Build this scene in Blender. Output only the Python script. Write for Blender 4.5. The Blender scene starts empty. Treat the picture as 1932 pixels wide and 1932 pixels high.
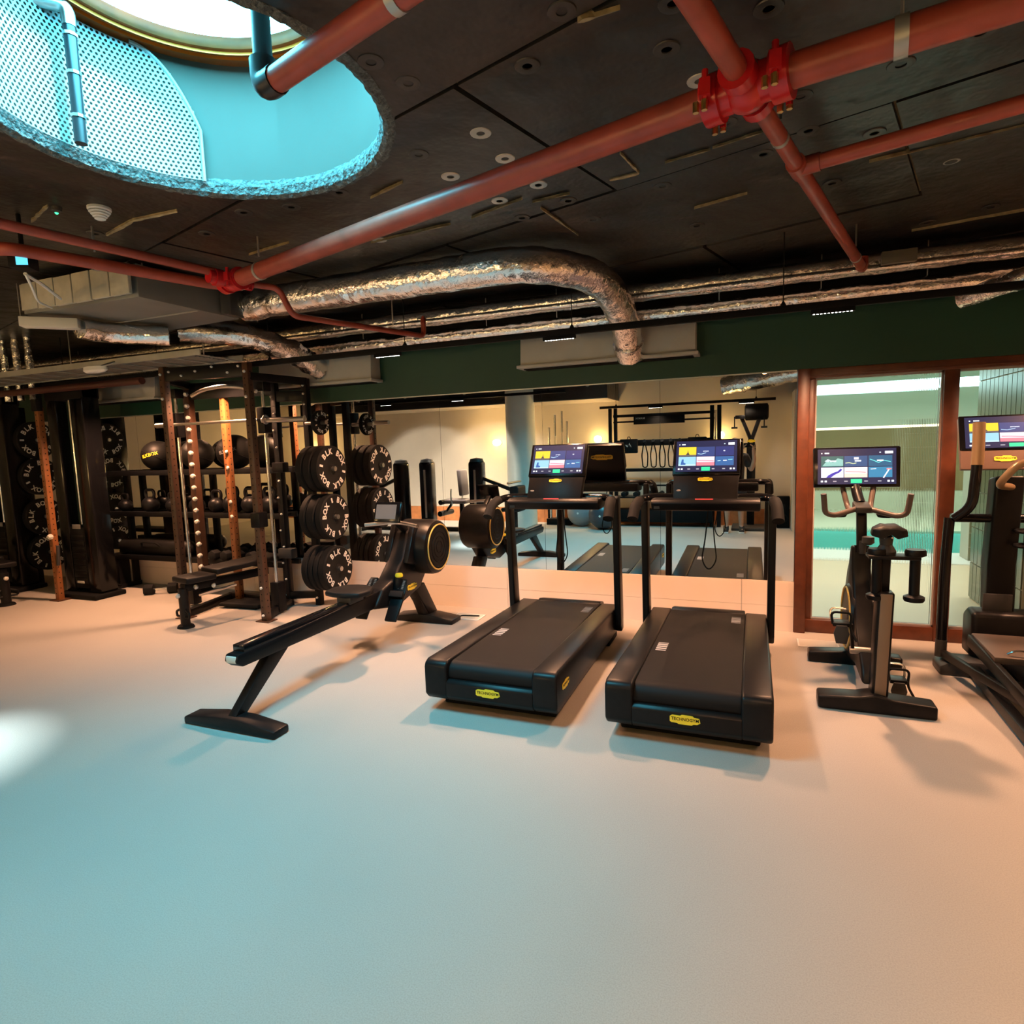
import bpy, bmesh, math, random
from math import sin, cos, pi, radians as rad, sqrt
from mathutils import Vector, Matrix, geometry

S = bpy.context.scene
COL = S.collection
random.seed(7)

# ------------------------------------------------------------------ camera
CAMZ = 1.55
yaw, pit, rol = rad(-21.751), rad(6.258), rad(1.845)
_f = Vector((sin(yaw)*cos(pit), cos(yaw)*cos(pit), -sin(pit)))
_r = Vector((cos(yaw), -sin(yaw), 0))
_d = _f.cross(_r)
_r2 = cos(rol)*_r + sin(rol)*_d
_d2 = -sin(rol)*_r + cos(rol)*_d
cam = bpy.data.cameras.new('camera')
cam.sensor_width = 36
cam.lens = 1141.3/1932*36
cam.clip_start = 0.02
cam.clip_end = 100
camo = bpy.data.objects.new('camera', cam)
camo.matrix_world = Matrix(((_r2.x, -_d2.x, -_f.x, 0), (_r2.y, -_d2.y, -_f.y, 0), (_r2.z, -_d2.z, -_f.z, CAMZ), (0, 0, 0, 1)))
COL.objects.link(camo)
S.camera = camo

# ------------------------------------------------------------------ sky, sun, exposure
SKYC = (0.13, 0.76, 1.0)
w = bpy.data.worlds.new('sky'); S.world = w; w.use_nodes = True
bg = w.node_tree.nodes['Background']
bg.inputs[0].default_value = (*SKYC, 1); bg.inputs[1].default_value = 27.5
sun = bpy.data.lights.new('sun', 'SUN'); sun.energy = 7.0; sun.angle = rad(6); sun.color = (0.75, 0.95, 1.0)
suno = bpy.data.objects.new('sun', sun); COL.objects.link(suno)
suno.rotation_euler = Vector((-0.60, -0.10, -1)).to_track_quat('-Z', 'Y').to_euler()
po = bpy.data.lights.new('skylight_portal', 'AREA'); po.shape = 'DISK'; po.size = 1.3; po.cycles.is_portal = True
poo = bpy.data.objects.new('skylight_portal', po); COL.objects.link(poo); poo.location = (-2.03, 1.87, 3.52)
S.view_settings.view_transform = 'Standard'
S.view_settings.look = 'None'
S.view_settings.gamma = 1.0
S.view_settings.use_curve_mapping = False
S.view_settings.exposure = 0.8
S.cycles.max_bounces = 10
S.cycles.diffuse_bounces = 4
S.cycles.glossy_bounces = 5
S.cycles.transmission_bounces = 8
S.cycles.caustics_reflective = False
S.cycles.caustics_refractive = False
S.cycles.sample_clamp_indirect = 6.0

def spot(name, loc, target, power, color, size=80, blend=0.6, radius=0.05, parent=None):
    l = bpy.data.lights.new(name, 'SPOT'); l.energy = power; l.color = color
    l.spot_size = rad(size); l.spot_blend = blend; l.shadow_soft_size = radius
    o = bpy.data.objects.new(name, l); COL.objects.link(o); o.location = loc
    o.rotation_euler = (Vector(target) - Vector(loc)).to_track_quat('-Z', 'Y').to_euler()
    return o
def pointl(name, loc, power, color, radius=0.05):
    l = bpy.data.lights.new(name, 'POINT'); l.energy = power; l.color = color; l.shadow_soft_size = radius
    o = bpy.data.objects.new(name, l); COL.objects.link(o); o.location = loc
    return o

# ------------------------------------------------------------------ helpers
CEIL = 2.85      # ceiling underside
WALL = 5.19      # mirror plane
BACK = -1.1      # wall behind the camera
MATS = {}
def mat(name, col=(.5, .5, .5), rough=.5, metal=0., emit=None, es=1., noise=None, bump=None, spec=None, coat=0., alpha=None, trans=0., ior=None):
    """noise=(scale, amount[, detail]) varies the colour; bump=(scale, strength, distance[, stretch])"""
    if name in MATS: return MATS[name]
    m = bpy.data.materials.new(name); m.use_nodes = True
    nt = m.node_tree; b = nt.nodes['Principled BSDF']
    b.inputs['Base Color'].default_value = (*col, 1)
    b.inputs['Roughness'].default_value = rough
    b.inputs['Metallic'].default_value = metal
    if spec is not None: b.inputs['Specular IOR Level'].default_value = spec
    if coat: b.inputs['Coat Weight'].default_value = coat
    if trans: b.inputs['Transmission Weight'].default_value = trans
    if ior: b.inputs['IOR'].default_value = ior
    if emit is not None:
        b.inputs['Emission Color'].default_value = (*emit, 1); b.inputs['Emission Strength'].default_value = es
    tc = None
    if noise or bump:
        tc = nt.nodes.new('ShaderNodeTexCoord')
    if noise:
        n = nt.nodes.new('ShaderNodeTexNoise'); n.inputs['Scale'].default_value = noise[0]; n.inputs['Detail'].default_value = noise[2] if len(noise) > 2 else 5
        nt.links.new(tc.outputs['Object'], n.inputs['Vector'])
        r = nt.nodes.new('ShaderNodeValToRGB'); a = noise[1]
        r.color_ramp.elements[0].position = .3; r.color_ramp.elements[1].position = .7
        r.color_ramp.elements[0].color = (*[c*(1-a) for c in col], 1); r.color_ramp.elements[1].color = (*[min(1, c*(1+a)) for c in col], 1)
        nt.links.new(n.outputs['Fac'], r.inputs['Fac']); nt.links.new(r.outputs['Color'], b.inputs['Base Color'])
    if bump:
        n = nt.nodes.new('ShaderNodeTexNoise'); n.inputs['Scale'].default_value = bump[0]; n.inputs['Detail'].default_value = 4
        if len(bump) > 3:
            mp = nt.nodes.new('ShaderNodeMapping'); mp.inputs['Scale'].default_value = bump[3]
            nt.links.new(tc.outputs['Object'], mp.inputs['Vector']); nt.links.new(mp.outputs['Vector'], n.inputs['Vector'])
        else: nt.links.new(tc.outputs['Object'], n.inputs['Vector'])
        bu = nt.nodes.new('ShaderNodeBump'); bu.inputs['Strength'].default_value = bump[1]; bu.inputs['Distance'].default_value = bump[2]
        nt.links.new(n.outputs['Fac'], bu.inputs['Height']); nt.links.new(bu.outputs['Normal'], b.inputs['Normal'])
    MATS[name] = m
    return m

def fillet(pts, r, seg=6):
    """round the corners of a polyline"""
    pts = [Vector(p) for p in pts]; out = [pts[0]]
    for i in range(1, len(pts)-1):
        a, b, c = pts[i-1], pts[i], pts[i+1]
        u = (a-b); v = (c-b); k = min(r, u.length*.49, v.length*.49)
        p0 = b + u.normalized()*k; p1 = b + v.normalized()*k
        for s in range(seg+1):
            t = s/seg
            out.append((1-t)**2*p0 + 2*t*(1-t)*b + t*t*p1)
    out.append(pts[-1])
    return out

class MB:
    """collects shapes; build() links them as ONE mesh object"""
    def __init__(s): s.v = []; s.f = []
    def add(s, vs, fs, M=None):
        o = len(s.v)
        s.v += [tuple(M @ Vector(p)) if M is not None else tuple(p) for p in vs]
        s.f += [tuple(i+o for i in f) for f in fs]
        return s
    def box(s, x0, x1, y0, y1, z0, z1, M=None):
        return s.add([(x0,y0,z0),(x1,y0,z0),(x1,y1,z0),(x0,y1,z0),(x0,y0,z1),(x1,y0,z1),(x1,y1,z1),(x0,y1,z1)],
              [(0,3,2,1),(4,5,6,7),(0,1,5,4),(1,2,6,5),(2,3,7,6),(3,0,4,7)], M)
    def cbox(s, c, d, M=None):
        return s.box(c[0]-d[0]/2, c[0]+d[0]/2, c[1]-d[1]/2, c[1]+d[1]/2, c[2]-d[2]/2, c[2]+d[2]/2, M)
    def prism(s, poly, axis, a, b, M=None):
        """poly: 2-D outline; axis x: (y,z), y: (x,z), z: (x,y); extruded from a to b"""
        n = len(poly)
        mk = {'x': lambda p, t: (t, p[0], p[1]), 'y': lambda p, t: (p[0], t, p[1]), 'z': lambda p, t: (p[0], p[1], t)}[axis]
        vs = [mk(p, a) for p in poly] + [mk(p, b) for p in poly]
        fs = [tuple(range(n)), tuple(range(2*n-1, n-1, -1))] + [(i, i+n, (i+1) % n+n, (i+1) % n) for i in range(n)]
        return s.add(vs, fs, M)
    def bar(s, p, q, wd, ht, up=(0, 0, 1)):
        """rectangular bar from p to q"""
        p = Vector(p); q = Vector(q); d = (q-p); L = d.length; d.normalize(); u = Vector(up)
        if abs(d.dot(u)) > .95: u = Vector((0, 1, 0))
        sx = d.cross(u).normalized(); uu = sx.cross(d)
        M = Matrix((( sx.x, d.x, uu.x, p.x), (sx.y, d.y, uu.y, p.y), (sx.z, d.z, uu.z, p.z), (0,0,0,1)))
        return s.box(-wd/2, wd/2, 0, L, -ht/2, ht/2, M)
    def tube(s, pts, r, n=10, cap=True, flat=1.0, closed=False):
        pts = [Vector(p) for p in pts]; N = len(pts)
        if not hasattr(r, '__len__'): r = [r]*N
        T = []
        for i in range(N):
            a = pts[(i-1) % N] if (closed or i) else pts[i]; b = pts[(i+1) % N] if (closed or i < N-1) else pts[i]
            T.append((b-a).normalized())
        u = Vector((0, 0, 1)) if abs(T[0].z) < .9 else Vector((0, 1, 0))
        x = T[0].cross(u).normalized(); vs = []; fs = []
        for i in range(N):
            if i:
                x = (x - T[i]*x.dot(T[i]))
                x = x.normalized() if x.length > 1e-6 else T[i].orthogonal().normalized()
            y = x.cross(T[i])
            for k in range(n):
                a = 2*pi*k/n
                vs.append(tuple(pts[i] + r[i]*(cos(a)*x + flat*sin(a)*y)))
        for i in range(N if closed else N-1):
            j = (i+1) % N
            for k in range(n):
                k2 = (k+1) % n
                fs.append((i*n+k, j*n+k, j*n+k2, i*n+k2))
        if cap and not closed:
            fs.append(tuple(range(n))); fs.append(tuple(range(N*n-1, (N-1)*n-1, -1)))
        return s.add(vs, fs)
    def lathe(s, prof, n=24, M=None, cap=True):
        """prof: (r, z) list turned about local z"""
        vs = []; fs = []; m = len(prof)
        for r_, z_ in prof:
            for k in range(n):
                a = 2*pi*k/n; vs.append((r_*cos(a), r_*sin(a), z_))
        for i in range(m-1):
            for k in range(n):
                k2 = (k+1) % n; fs.append((i*n+k, i*n+k2, (i+1)*n+k2, (i+1)*n+k))
        if cap:
            if prof[0][0] > 1e-5: fs.append(tuple(range(n-1, -1, -1)))
            if prof[-1][0] > 1e-5: fs.append(tuple(range((m-1)*n, m*n)))
        return s.add(vs, fs, M)
    def ball(s, c, r, n=20, m=12, sc=(1, 1, 1)):
        prof = [(max(1e-4, r*sin(pi*i/m)), -r*cos(pi*i/m)) for i in range(m+1)]
        return s.lathe(prof, n, Matrix.Translation(c) @ Matrix.Diagonal((*sc, 1)), cap=False)
    def ring(s, c, axis, r, t, n=32, k=8):
        """torus"""
        c = Vector(c); ax = Vector(axis).normalized(); u = ax.orthogonal().normalized(); v = ax.cross(u)
        return s.tube([c + r*(cos(2*pi*i/n)*u + sin(2*pi*i/n)*v) for i in range(n)], t, k, closed=True)
    def mesh(s, name, bevel=0., seg=2, angle=35, smooth=True, weld=False):
        me = bpy.data.meshes.new(name); me.from_pydata(s.v, [], s.f); me.update()
        bm = bmesh.new(); bm.from_mesh(me)
        if weld: bmesh.ops.remove_doubles(bm, verts=bm.verts, dist=1e-5)
        bmesh.ops.recalc_face_normals(bm, faces=bm.faces)
        if bevel:
            es = [e for e in bm.edges if len(e.link_faces) == 2 and e.calc_face_angle(0) > rad(30)]
            bmesh.ops.bevel(bm, geom=es, offset=bevel, segments=seg, profile=.5, affect='EDGES', clamp_overlap=True)
        bm.to_mesh(me); bm.free()
        if smooth:
            me.polygons.foreach_set('use_smooth', [True]*len(me.polygons))
            me.set_sharp_from_angle(angle=rad(angle))
        me.update()
        return me
    def build(s, name, m, parent=None, bevel=0., **k):
        return link(name, s.mesh(name, bevel, **k), m, parent)

def link(name, me, m, parent=None, loc=None, rot=None):
    if m is not None and not me.materials: me.materials.append(m)
    o = bpy.data.objects.new(name, me); COL.objects.link(o)
    if parent is not None: o.parent = parent
    if loc is not None: o.location = loc
    if rot is not None: o.rotation_euler = rot
    if name == 'lettering': o['kind'] = 'stuff'
    return o
def tag(o, label, cat, group=None):
    o['label'] = label; o['category'] = cat
    if group: o['group'] = group
    return o
def thing(name, label, cat, loc=(0, 0, 0), rz=0., group=None):
    o = bpy.data.objects.new(name, None); COL.objects.link(o); o.empty_display_size = .1
    o.location = loc; o.rotation_euler = (0, 0, rz)
    return tag(o, label, cat, group)
def struct(o, label=None):
    o['kind'] = 'structure'
    if label: o['label'] = label
    return o
def dup(root, loc, rz=None, label=None, group=None):
    r = root.copy(); COL.objects.link(r); r.location = loc
    if rz is not None: r.rotation_euler = (0, 0, rz)
    if label: r['label'] = label
    if group: r['group'] = group
    for ch in list(root.children):
        c = ch.copy(); COL.objects.link(c); c.parent = r
        for g in list(ch.children):
            d = g.copy(); COL.objects.link(d); d.parent = c
    return r
def text_mesh(txt, size, depth=.0006, align='CENTER', bold=.0):
    cu = bpy.data.curves.new('lettering', 'FONT'); cu.body = txt; cu.size = size; cu.extrude = depth; cu.align_x = align; cu.align_y = 'CENTER'
    cu.offset = bold*size; cu.resolution_u = 2
    o = bpy.data.objects.new('lettering', cu); COL.objects.link(o)
    dg = bpy.context.evaluated_depsgraph_get(); dg.update()
    me = bpy.data.meshes.new_from_object(o.evaluated_get(dg))
    bpy.data.objects.remove(o); bpy.data.curves.remove(cu)
    return me
def mesh_into(mb, me, M):
    return mb.add([tuple(v.co) for v in me.vertices], [tuple(p.vertices) for p in me.polygons], M)
def frame(o, x, y):
    """matrix with origin o, x axis x, y axis y (z = normal)"""
    x = Vector(x).normalized(); y = Vector(y); z = x.cross(y).normalized(); y = z.cross(x)
    return Matrix(((x.x, y.x, z.x, o[0]), (x.y, y.y, z.y, o[1]), (x.z, y.z, z.z, o[2]), (0, 0, 0, 1)))

# ------------------------------------------------------------------ materials
mat('black', (.005, .005, .006), .38, spec=.18)
mat('matt_black', (.005, .005, .0055), .7, spec=.15)
mat('gloss_black', (.005, .005, .006), .16, spec=.32)
mat('graphite', (.0085, .0078, .0082), .36, noise=(30, .15), spec=.18)
mat('dark_grey', (.035, .034, .035), .45, spec=.35)
mat('mid_grey', (.22, .21, .20), .5)
mat('rubber', (.007, .007, .0075), .75, spec=.2, bump=(180, .2, .001))
mat('belt', (.0075, .0066, .0068), .55, spec=.16, bump=(260, .25, .001))
mat('upholstery', (.008, .0075, .0078), .5, spec=.2, bump=(120, .15, .001))
mat('chrome', (.75, .74, .72), .18, 1.)
mat('steel', (.55, .53, .51), .32, 1.)
mat('white', (.80, .79, .76), .5)
mat('offwhite', (.62, .60, .55), .6)
mat('post_brown_lit', (.068, .030, .016), .45, noise=(14, .2))  # charcoal brown posts with warm lamp light mixed into the colour
mat('hole', (.004, .004, .004), .9)
mat('yellow', (.90, .68, .03), .45)
mat('ring_gold', (.75, .52, .14), .35, .3)
mat('pipe_red', (.32, .055, .036), .40, noise=(9, .18), bump=(40, .08, .002))
mat('fitting_red', (.50, .012, .016), .25, bump=(25, .1, .003))
mat('foil', (.92, .90, .89), .17, 1., bump=(15, .55, .03, (1, 1.0, 1.0)))
mat('galv', (.42, .43, .42), .45, .7, noise=(7, .12))
mat('plenum', (.50, .49, .46), .55, noise=(5, .06))
mat('brass', (.75, .55, .22), .3, 1.)
mat('green', (.006, .050, .030), .55, noise=(3, .06))
mat('ceil_black', (.0145, .013, .0120), .40, noise=(1.7, .75, 8), bump=(3.2, .7, .05))
mat('gap', (.30, .24, .14), .8, noise=(20, .3))
mat('concrete_rim', (.12, .125, .12), .85, noise=(60, .5), bump=(45, 1., .03))
mat('shaft', (.066, .060, .047), .7, noise=(3, .06))
mat('perf', (.30, .31, .31), .45)
mat('rim_brown_warm', (.30, .075, .014), .5, noise=(9, .3))  # ledge brown pushed to orange in place of warm light
mat('wood', (.105, .027, .010), .4, noise=(12, .25), bump=(40, .05, .002))
mat('wood_light', (.42, .15, .05), .5, noise=(10, .2))
mat('wall_cream', (.62, .55, .46), .75, noise=(2.5, .04))
mat('wall_lower', (.80, .68, .60), .6, noise=(3, .03))
mat('skin', (.55, .32, .22), .55)
mat('led', (1, 1, 1), .4, emit=(1., .95, .92), es=14)
mat('ball_black', (.005, .005, .005), .5, spec=.18)
mat('tile_green', (.13, .15, .095), .22, noise=(2, .3))
mat('grout', (.45, .45, .38), .8)

# floor: fine speckled screed
def floor_mat():
    m = bpy.data.materials.new('floor'); m.use_nodes = True; nt = m.node_tree; b = nt.nodes['Principled BSDF']
    tc = nt.nodes.new('ShaderNodeTexCoord')
    n1 = nt.nodes.new('ShaderNodeTexNoise'); n1.inputs['Scale'].default_value = 220; n1.inputs['Detail'].default_value = 3
    n2 = nt.nodes.new('ShaderNodeTexNoise'); n2.inputs['Scale'].default_value = 1.3; n2.inputs['Detail'].default_value = 6
    r1 = nt.nodes.new('ShaderNodeValToRGB'); r1.color_ramp.elements[0].position = .32; r1.color_ramp.elements[1].position = .62
    r1.color_ramp.elements[0].color = (.385, .35, .315, 1); r1.color_ramp.elements[1].color = (.45, .415, .375, 1)
    r2 = nt.nodes.new('ShaderNodeValToRGB'); r2.color_ramp.elements[0].color = (.90, .90, .90, 1); r2.color_ramp.elements[1].color = (1.06, 1.06, 1.06, 1)
    mx = nt.nodes.new('ShaderNodeMix'); mx.data_type = 'RGBA'; mx.blend_type = 'MULTIPLY'; mx.inputs[0].default_value = 1
    for n in (n1, n2): nt.links.new(tc.outputs['Object'], n.inputs['Vector'])
    nt.links.new(n1.outputs['Fac'], r1.inputs['Fac']); nt.links.new(n2.outputs['Fac'], r2.inputs['Fac'])
    nt.links.new(r1.outputs['Color'], mx.inputs[6]); nt.links.new(r2.outputs['Color'], mx.inputs[7])
    nt.links.new(mx.outputs[2], b.inputs['Base Color'])
    b.inputs['Roughness'].default_value = .62; b.inputs['Specular IOR Level'].default_value = .3
    bu = nt.nodes.new('ShaderNodeBump'); bu.inputs['Strength'].default_value = .12; bu.inputs['Distance'].default_value = .002
    nt.links.new(n1.outputs['Fac'], bu.inputs['Height']); nt.links.new(bu.outputs['Normal'], b.inputs['Normal'])
    return m
MATS['floor'] = floor_mat()
def mirror_mat():
    m = bpy.data.materials.new('mirror'); m.use_nodes = True; b = m.node_tree.nodes['Principled BSDF']
    b.inputs['Base Color'].default_value = (.90, .91, .89, 1); b.inputs['Metallic'].default_value = 1; b.inputs['Roughness'].default_value = .0
    return m
MATS['mirror'] = mirror_mat()
def glass_mat(name, tint, gloss=.08):
    m = bpy.data.materials.new(name); m.use_nodes = True; nt = m.node_tree; nt.nodes.clear()
    o = nt.nodes.new('ShaderNodeOutputMaterial'); t = nt.nodes.new('ShaderNodeBsdfTransparent'); g = nt.nodes.new('ShaderNodeBsdfGlossy'); mx = nt.nodes.new('ShaderNodeMixShader')
    fr = nt.nodes.new('ShaderNodeFresnel'); fr.inputs[0].default_value = 1.35
    t.inputs[0].default_value = (*tint, 1); g.inputs['Roughness'].default_value = .02
    nt.links.new(fr.outputs[0], mx.inputs[0]); nt.links.new(t.outputs[0], mx.inputs[1]); nt.links.new(g.outputs[0], mx.inputs[2]); nt.links.new(mx.outputs[0], o.inputs[0])
    return m
MATS['glass'] = glass_mat('glass', (.93, .97, .94))
def reeded_mat():
    m = bpy.data.materials.new('reeded_glass'); m.use_nodes = True; nt = m.node_tree; nt.nodes.clear()
    o = nt.nodes.new('ShaderNodeOutputMaterial'); t = nt.nodes.new('ShaderNodeBsdfRefraction'); t.inputs['IOR'].default_value = 1.3; t.inputs['Roughness'].default_value = .03
    t.inputs[0].default_value = (.95, .98, .95, 1)
    nt.links.new(t.outputs[0], o.inputs[0])
    return m
MATS['reeded'] = reeded_mat()

# ================================================================== THE SETTING
m_ = MATS
# ---- floor
fl = MB().box(-11, 3.6, BACK-.2, 5.6, -.12, 0).build('floor', m_['floor'], smooth=False)
struct(fl, 'smooth speckled beige grey gym floor')

# ---- ceiling: black boards in a grid turned 16 degrees, a gap between neighbours shows the insulation above
G1 = Vector((-cos(rad(16.5)), sin(rad(16.5)))); G2 = Vector((sin(rad(16.5)), cos(rad(16.5))))
SC = Vector((-2.03, 1.87)); SR = .735
RX0, RX1, RY0, RY1 = -11, 3.6, BACK-.2, 5.6
def clip_poly(poly, inside, cut):
    out = []
    for i in range(len(poly)):
        a, b = poly[i], poly[(i+1) % len(poly)]
        if inside(a):
            out.append(a)
            if not inside(b): out.append(cut(a, b))
        elif inside(b): out.append(cut(a, b))
    return out
def clip_rect(poly):
    for ax, lim, sg in ((0, RX0, 1), (0, RX1, -1), (1, RY0, 1), (1, RY1, -1)):
        ins = lambda p: (p[ax]-lim)*sg >= 0
        cut = lambda a, b: a + (b-a)*((lim-a[ax])/(b[ax]-a[ax]))
        poly = clip_poly(poly, ins, cut)
        if len(poly) < 3: return None
    return poly
def holed(poly, z0, z1, mb, c=SC, r=SR, dz=None):
    """flat slab of outline poly with the round hole cut out"""
    cr = min(p.x for p in poly) < c.x+r and max(p.x for p in poly) > c.x-r and min(p.y for p in poly) < c.y+r and max(p.y for p in poly) > c.y-r
    dz = dz or (lambda p: 0)
    if not cr:
        n = len(poly); mb.add([(p.x, p.y, z0+dz(p)) for p in poly]+[(p.x, p.y, z1) for p in poly],
               [tuple(range(n)), tuple(range(2*n-1, n-1, -1))]+[(i, (i+1) % n, (i+1) % n+n, i+n) for i in range(n)]); return
    N = 96; n = len(poly)
    vs = [Vector(p) for p in poly]+[c+Vector((cos(2*pi*i/N), sin(2*pi*i/N)))*r for i in range(N)]
    es = [(i, (i+1) % n) for i in range(n)]+[(n+i, n+(i+1) % N) for i in range(N)]
    ov, oe, of, *_ = geometry.delaunay_2d_cdt(vs, es, [], 0, 1e-6)
    def inside(p):
        s = [((poly[(i+1) % n]-poly[i]).cross(p-poly[i])) for i in range(n)]
        return all(x > -1e-7 for x in s) or all(x < 1e-7 for x in s)
    fs = []
    for f in of:
        ce = sum((ov[i] for i in f), Vector((0, 0)))/len(f)
        if inside(ce) and (ce-c).length < r: continue
        if inside(ce): fs.append(tuple(f))
    used = sorted({i for f in fs for i in f}); mp = {u: k for k, u in enumerate(used)}
    if not fs: return
    k = len(used)
    lo = [(ov[u].x, ov[u].y, z0+dz(ov[u])) for u in used]; hi = [(ov[u].x, ov[u].y, z1) for u in used]
    cnt = {}
    for f in fs:
        for i in range(len(f)):
            a, b = mp[f[i]], mp[f[(i+1) % len(f)]]; cnt[(a, b)] = 1
    side = [(a, b, b+k, a+k) for (a, b) in cnt if (b, a) not in cnt]
    mb.add(lo+hi, [tuple(mp[i] for i in f) for f in fs]+[tuple(mp[i]+k for i in reversed(f)) for f in fs]+side)
deck = MB(); holed([Vector((RX0, RY0)), Vector((RX1, RY0)), Vector((RX1, RY1)), Vector((RX0, RY1))], CEIL+.03, CEIL+.22, deck, r=SR+.02)
ceiling = struct(deck.build('ceiling', m_['gap'], smooth=False), 'black boarded ceiling with pale insulation showing in the joints')
rnd = random.Random(3)
PW, PL = 2.45, 1.22
for i in range(-5, 7):
    for j in range(-6, 9):
        off = (j % 2)*PW*.5
        o = G1*(i*PW+off+.35) + G2*(j*PL+.52)
        g = .006+.010*rnd.random()
        q = [o+G1*g+G2*g*.8, o+G1*(PW-g)+G2*g, o+G1*(PW-g)+G2*(PL-g*.6), o+G1*g+G2*(PL-g)]
        q = clip_rect(q)
        if not q: continue
        tx, ty = rnd.uniform(-.007, .007), rnd.uniform(-.007, .007); ce = sum(q, Vector((0, 0)))/len(q)
        mb = MB(); holed(q, CEIL, CEIL+.028, mb, dz=lambda p: max(-.014, min(.014, (p-ce).x*tx+(p-ce).y*ty)))
        if mb.v: mb.build('ceiling_board', m_['ceil_black'], ceiling, smooth=False)
# round washers that pin the boards
wash = MB().lathe([(.018, .0), (.018, -.004), (.030, -.006), (.044, -.004), (.046, 0)], 18).mesh('fastener')
wcol = mat('washer', (.50, .49, .46), .35, .5); wdark = mat('washer_painted', (.03, .028, .026), .4)
wd2 = wash.copy(); wash.materials.append(wcol); wd2.materials.append(wdark)
FAST = [(-1.066, 2.457, 1),
        (-1.059, 2.709, 1),
        (-1.366, 2.765, 1),
        (-1.013, 3.042, 1),
        (-1.265, 3.138, 1),
        (-0.734, 2.117, 0),
        (-0.193, 2.461, 1),
        (0.879, 3.669, 1),
        (0.804, 3.032, 0),
        (-1.206, 1.875, 0),
        (-1.155, 2.030, 0),
        (-0.934, 3.302, 0),
        (-0.442, 3.335, 0),
        (-2.170, 3.364, 1),
        (-0.280, 2.229, 0),
        (-1.390, 2.506, 0),
        (-1.952, 2.681, 0),
        (-2.292, 2.723, 0),
        (-0.115, 2.813, 0),
        (0.032, 3.187, 0),
        (-0.329, 4.021, 0),
        (-1.243, 3.418, 0),
        (0.157, 2.731, 0),
        (0.208, 3.036, 0),
        (0.370, 3.697, 0),
        (0.407, 3.424, 0),
        (-3.000, 2.814, 0),
        (-2.567, 2.668, 0),
        (-3.757, 2.428, 0),
        (-3.552, 2.532, 0),
        (0.032, 2.162, 0),
        (-0.234, 2.018, 0),
        (-0.549, 1.912, 0),
        (-0.876, 3.629, 0),
        (-2.560, 3.367, 1),
        (0.682, 2.575, 0),
        (0.475, 2.663, 0),
        (0.478, 3.188, 0),
        (1.001, 4.642, 0),
        (1.284, 4.502, 0)]
for x, y, k in FAST: link('fastener', wash if k else wd2, None, ceiling, (x, y, CEIL-.001), (pi, 0, 0) if 0 else (0, 0, 0))
STRIP = [(-0.393, 3.057, -0.190, 3.015), (-0.178, 3.004, 0.033, 2.944), (0.504, 3.483, 1.064, 3.378), (0.938, 4.745, 1.485, 4.637), (-0.317, 3.705, -0.039, 3.620), (-1.494, 3.274, -1.143, 3.152), (-1.107, 3.217, -0.896, 3.199), (-2.233, 3.364, -1.646, 3.307), (-3.063, 3.202, -2.677, 3.136), (-1.840, 2.794, -1.595, 2.705), (-2.843, 2.483, -3.162, 2.472), (-3.162, 2.472, -3.500, 2.559), (-0.567, 2.872, -0.525, 3.109), (-0.525, 3.109, -0.670, 3.122), (-1.096, 3.318, -1.024, 3.821), (-0.514, 1.966, -0.382, 1.963), (-3.648, 2.253, -3.355, 2.157)]
for k, (xa, ya, xb, yb) in enumerate(STRIP):      # torn edges of the insulation hanging out of the joints
    a = Vector((xa, ya, 0)); b = Vector((xb, yb, 0)); n_ = Vector((-(b-a).y, (b-a).x, 0)).normalized(); mb = MB(); m = 7
    for i in range(m+1):
        p = a+(b-a)*(i/m); w0 = .004+.012*rnd.random()*(1 if 0 < i < m else .1)
        mb.v += [tuple(p-n_*w0+Vector((0, 0, CEIL-.016))), tuple(p+n_*w0*.5+Vector((0, 0, CEIL-.012))), tuple(p+Vector((0, 0, CEIL+.02)))]
    for i in range(m):
        o_ = 3*i; mb.f += [(o_, o_+1, o_+4, o_+3), (o_+1, o_+2, o_+5, o_+4), (o_+2, o_, o_+3, o_+5)]
    mb.f += [(0, 2, 1), (3*m, 3*m+1, 3*m+2)]
    mb.build('torn_strip', mat('torn', (.34, .27, .15), .8, noise=(30, .3)), ceiling, smooth=False)

# ---- skylight shaft
drum = MB(); N = 96
prof = [(SR, CEIL+.01), (SR, 3.46)]
vs = []; fs = []
for (r, z) in prof:
    for k in range(N): a = 2*pi*k/N; vs.append((SC.x+r*cos(a), SC.y+r*sin(a), z))
for (r, z) in prof:
    for k in range(N): a = 2*pi*k/N; vs.append((SC.x+(r+.08)*cos(a), SC.y+(r+.08)*sin(a), z))
for k in range(N):
    k2 = (k+1) % N
    fs += [(k, k2, N+k2, N+k), (2*N+k, 3*N+k, 3*N+k2, 2*N+k2)]
drum.add(vs, fs)
shaft = struct(drum.build('wall_skylight_shaft', m_['shaft'], angle=60), 'pale blue round plastered wall of the skylight shaft')
# top ledge: brown, with the warm glow put into its colour and trim
MB().lathe([(.745, 3.455), (.60, 3.455), (.59, 3.47), (.59, 3.50), (.80, 3.50)], 72, Matrix.Translation((SC.x, SC.y, 0)), cap=False).build('rim_ledge', m_['rim_brown_warm'], shaft)
MB().lathe([(.62, 3.44), (.62, 3.456), (.66, 3.456), (.66, 3.44)], 72, Matrix.Translation((SC.x, SC.y, 0)), cap=False).build('rim_glow_ring', mat('rim_orange_light', (.80, .20, .02), .35, .4), shaft)
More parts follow.
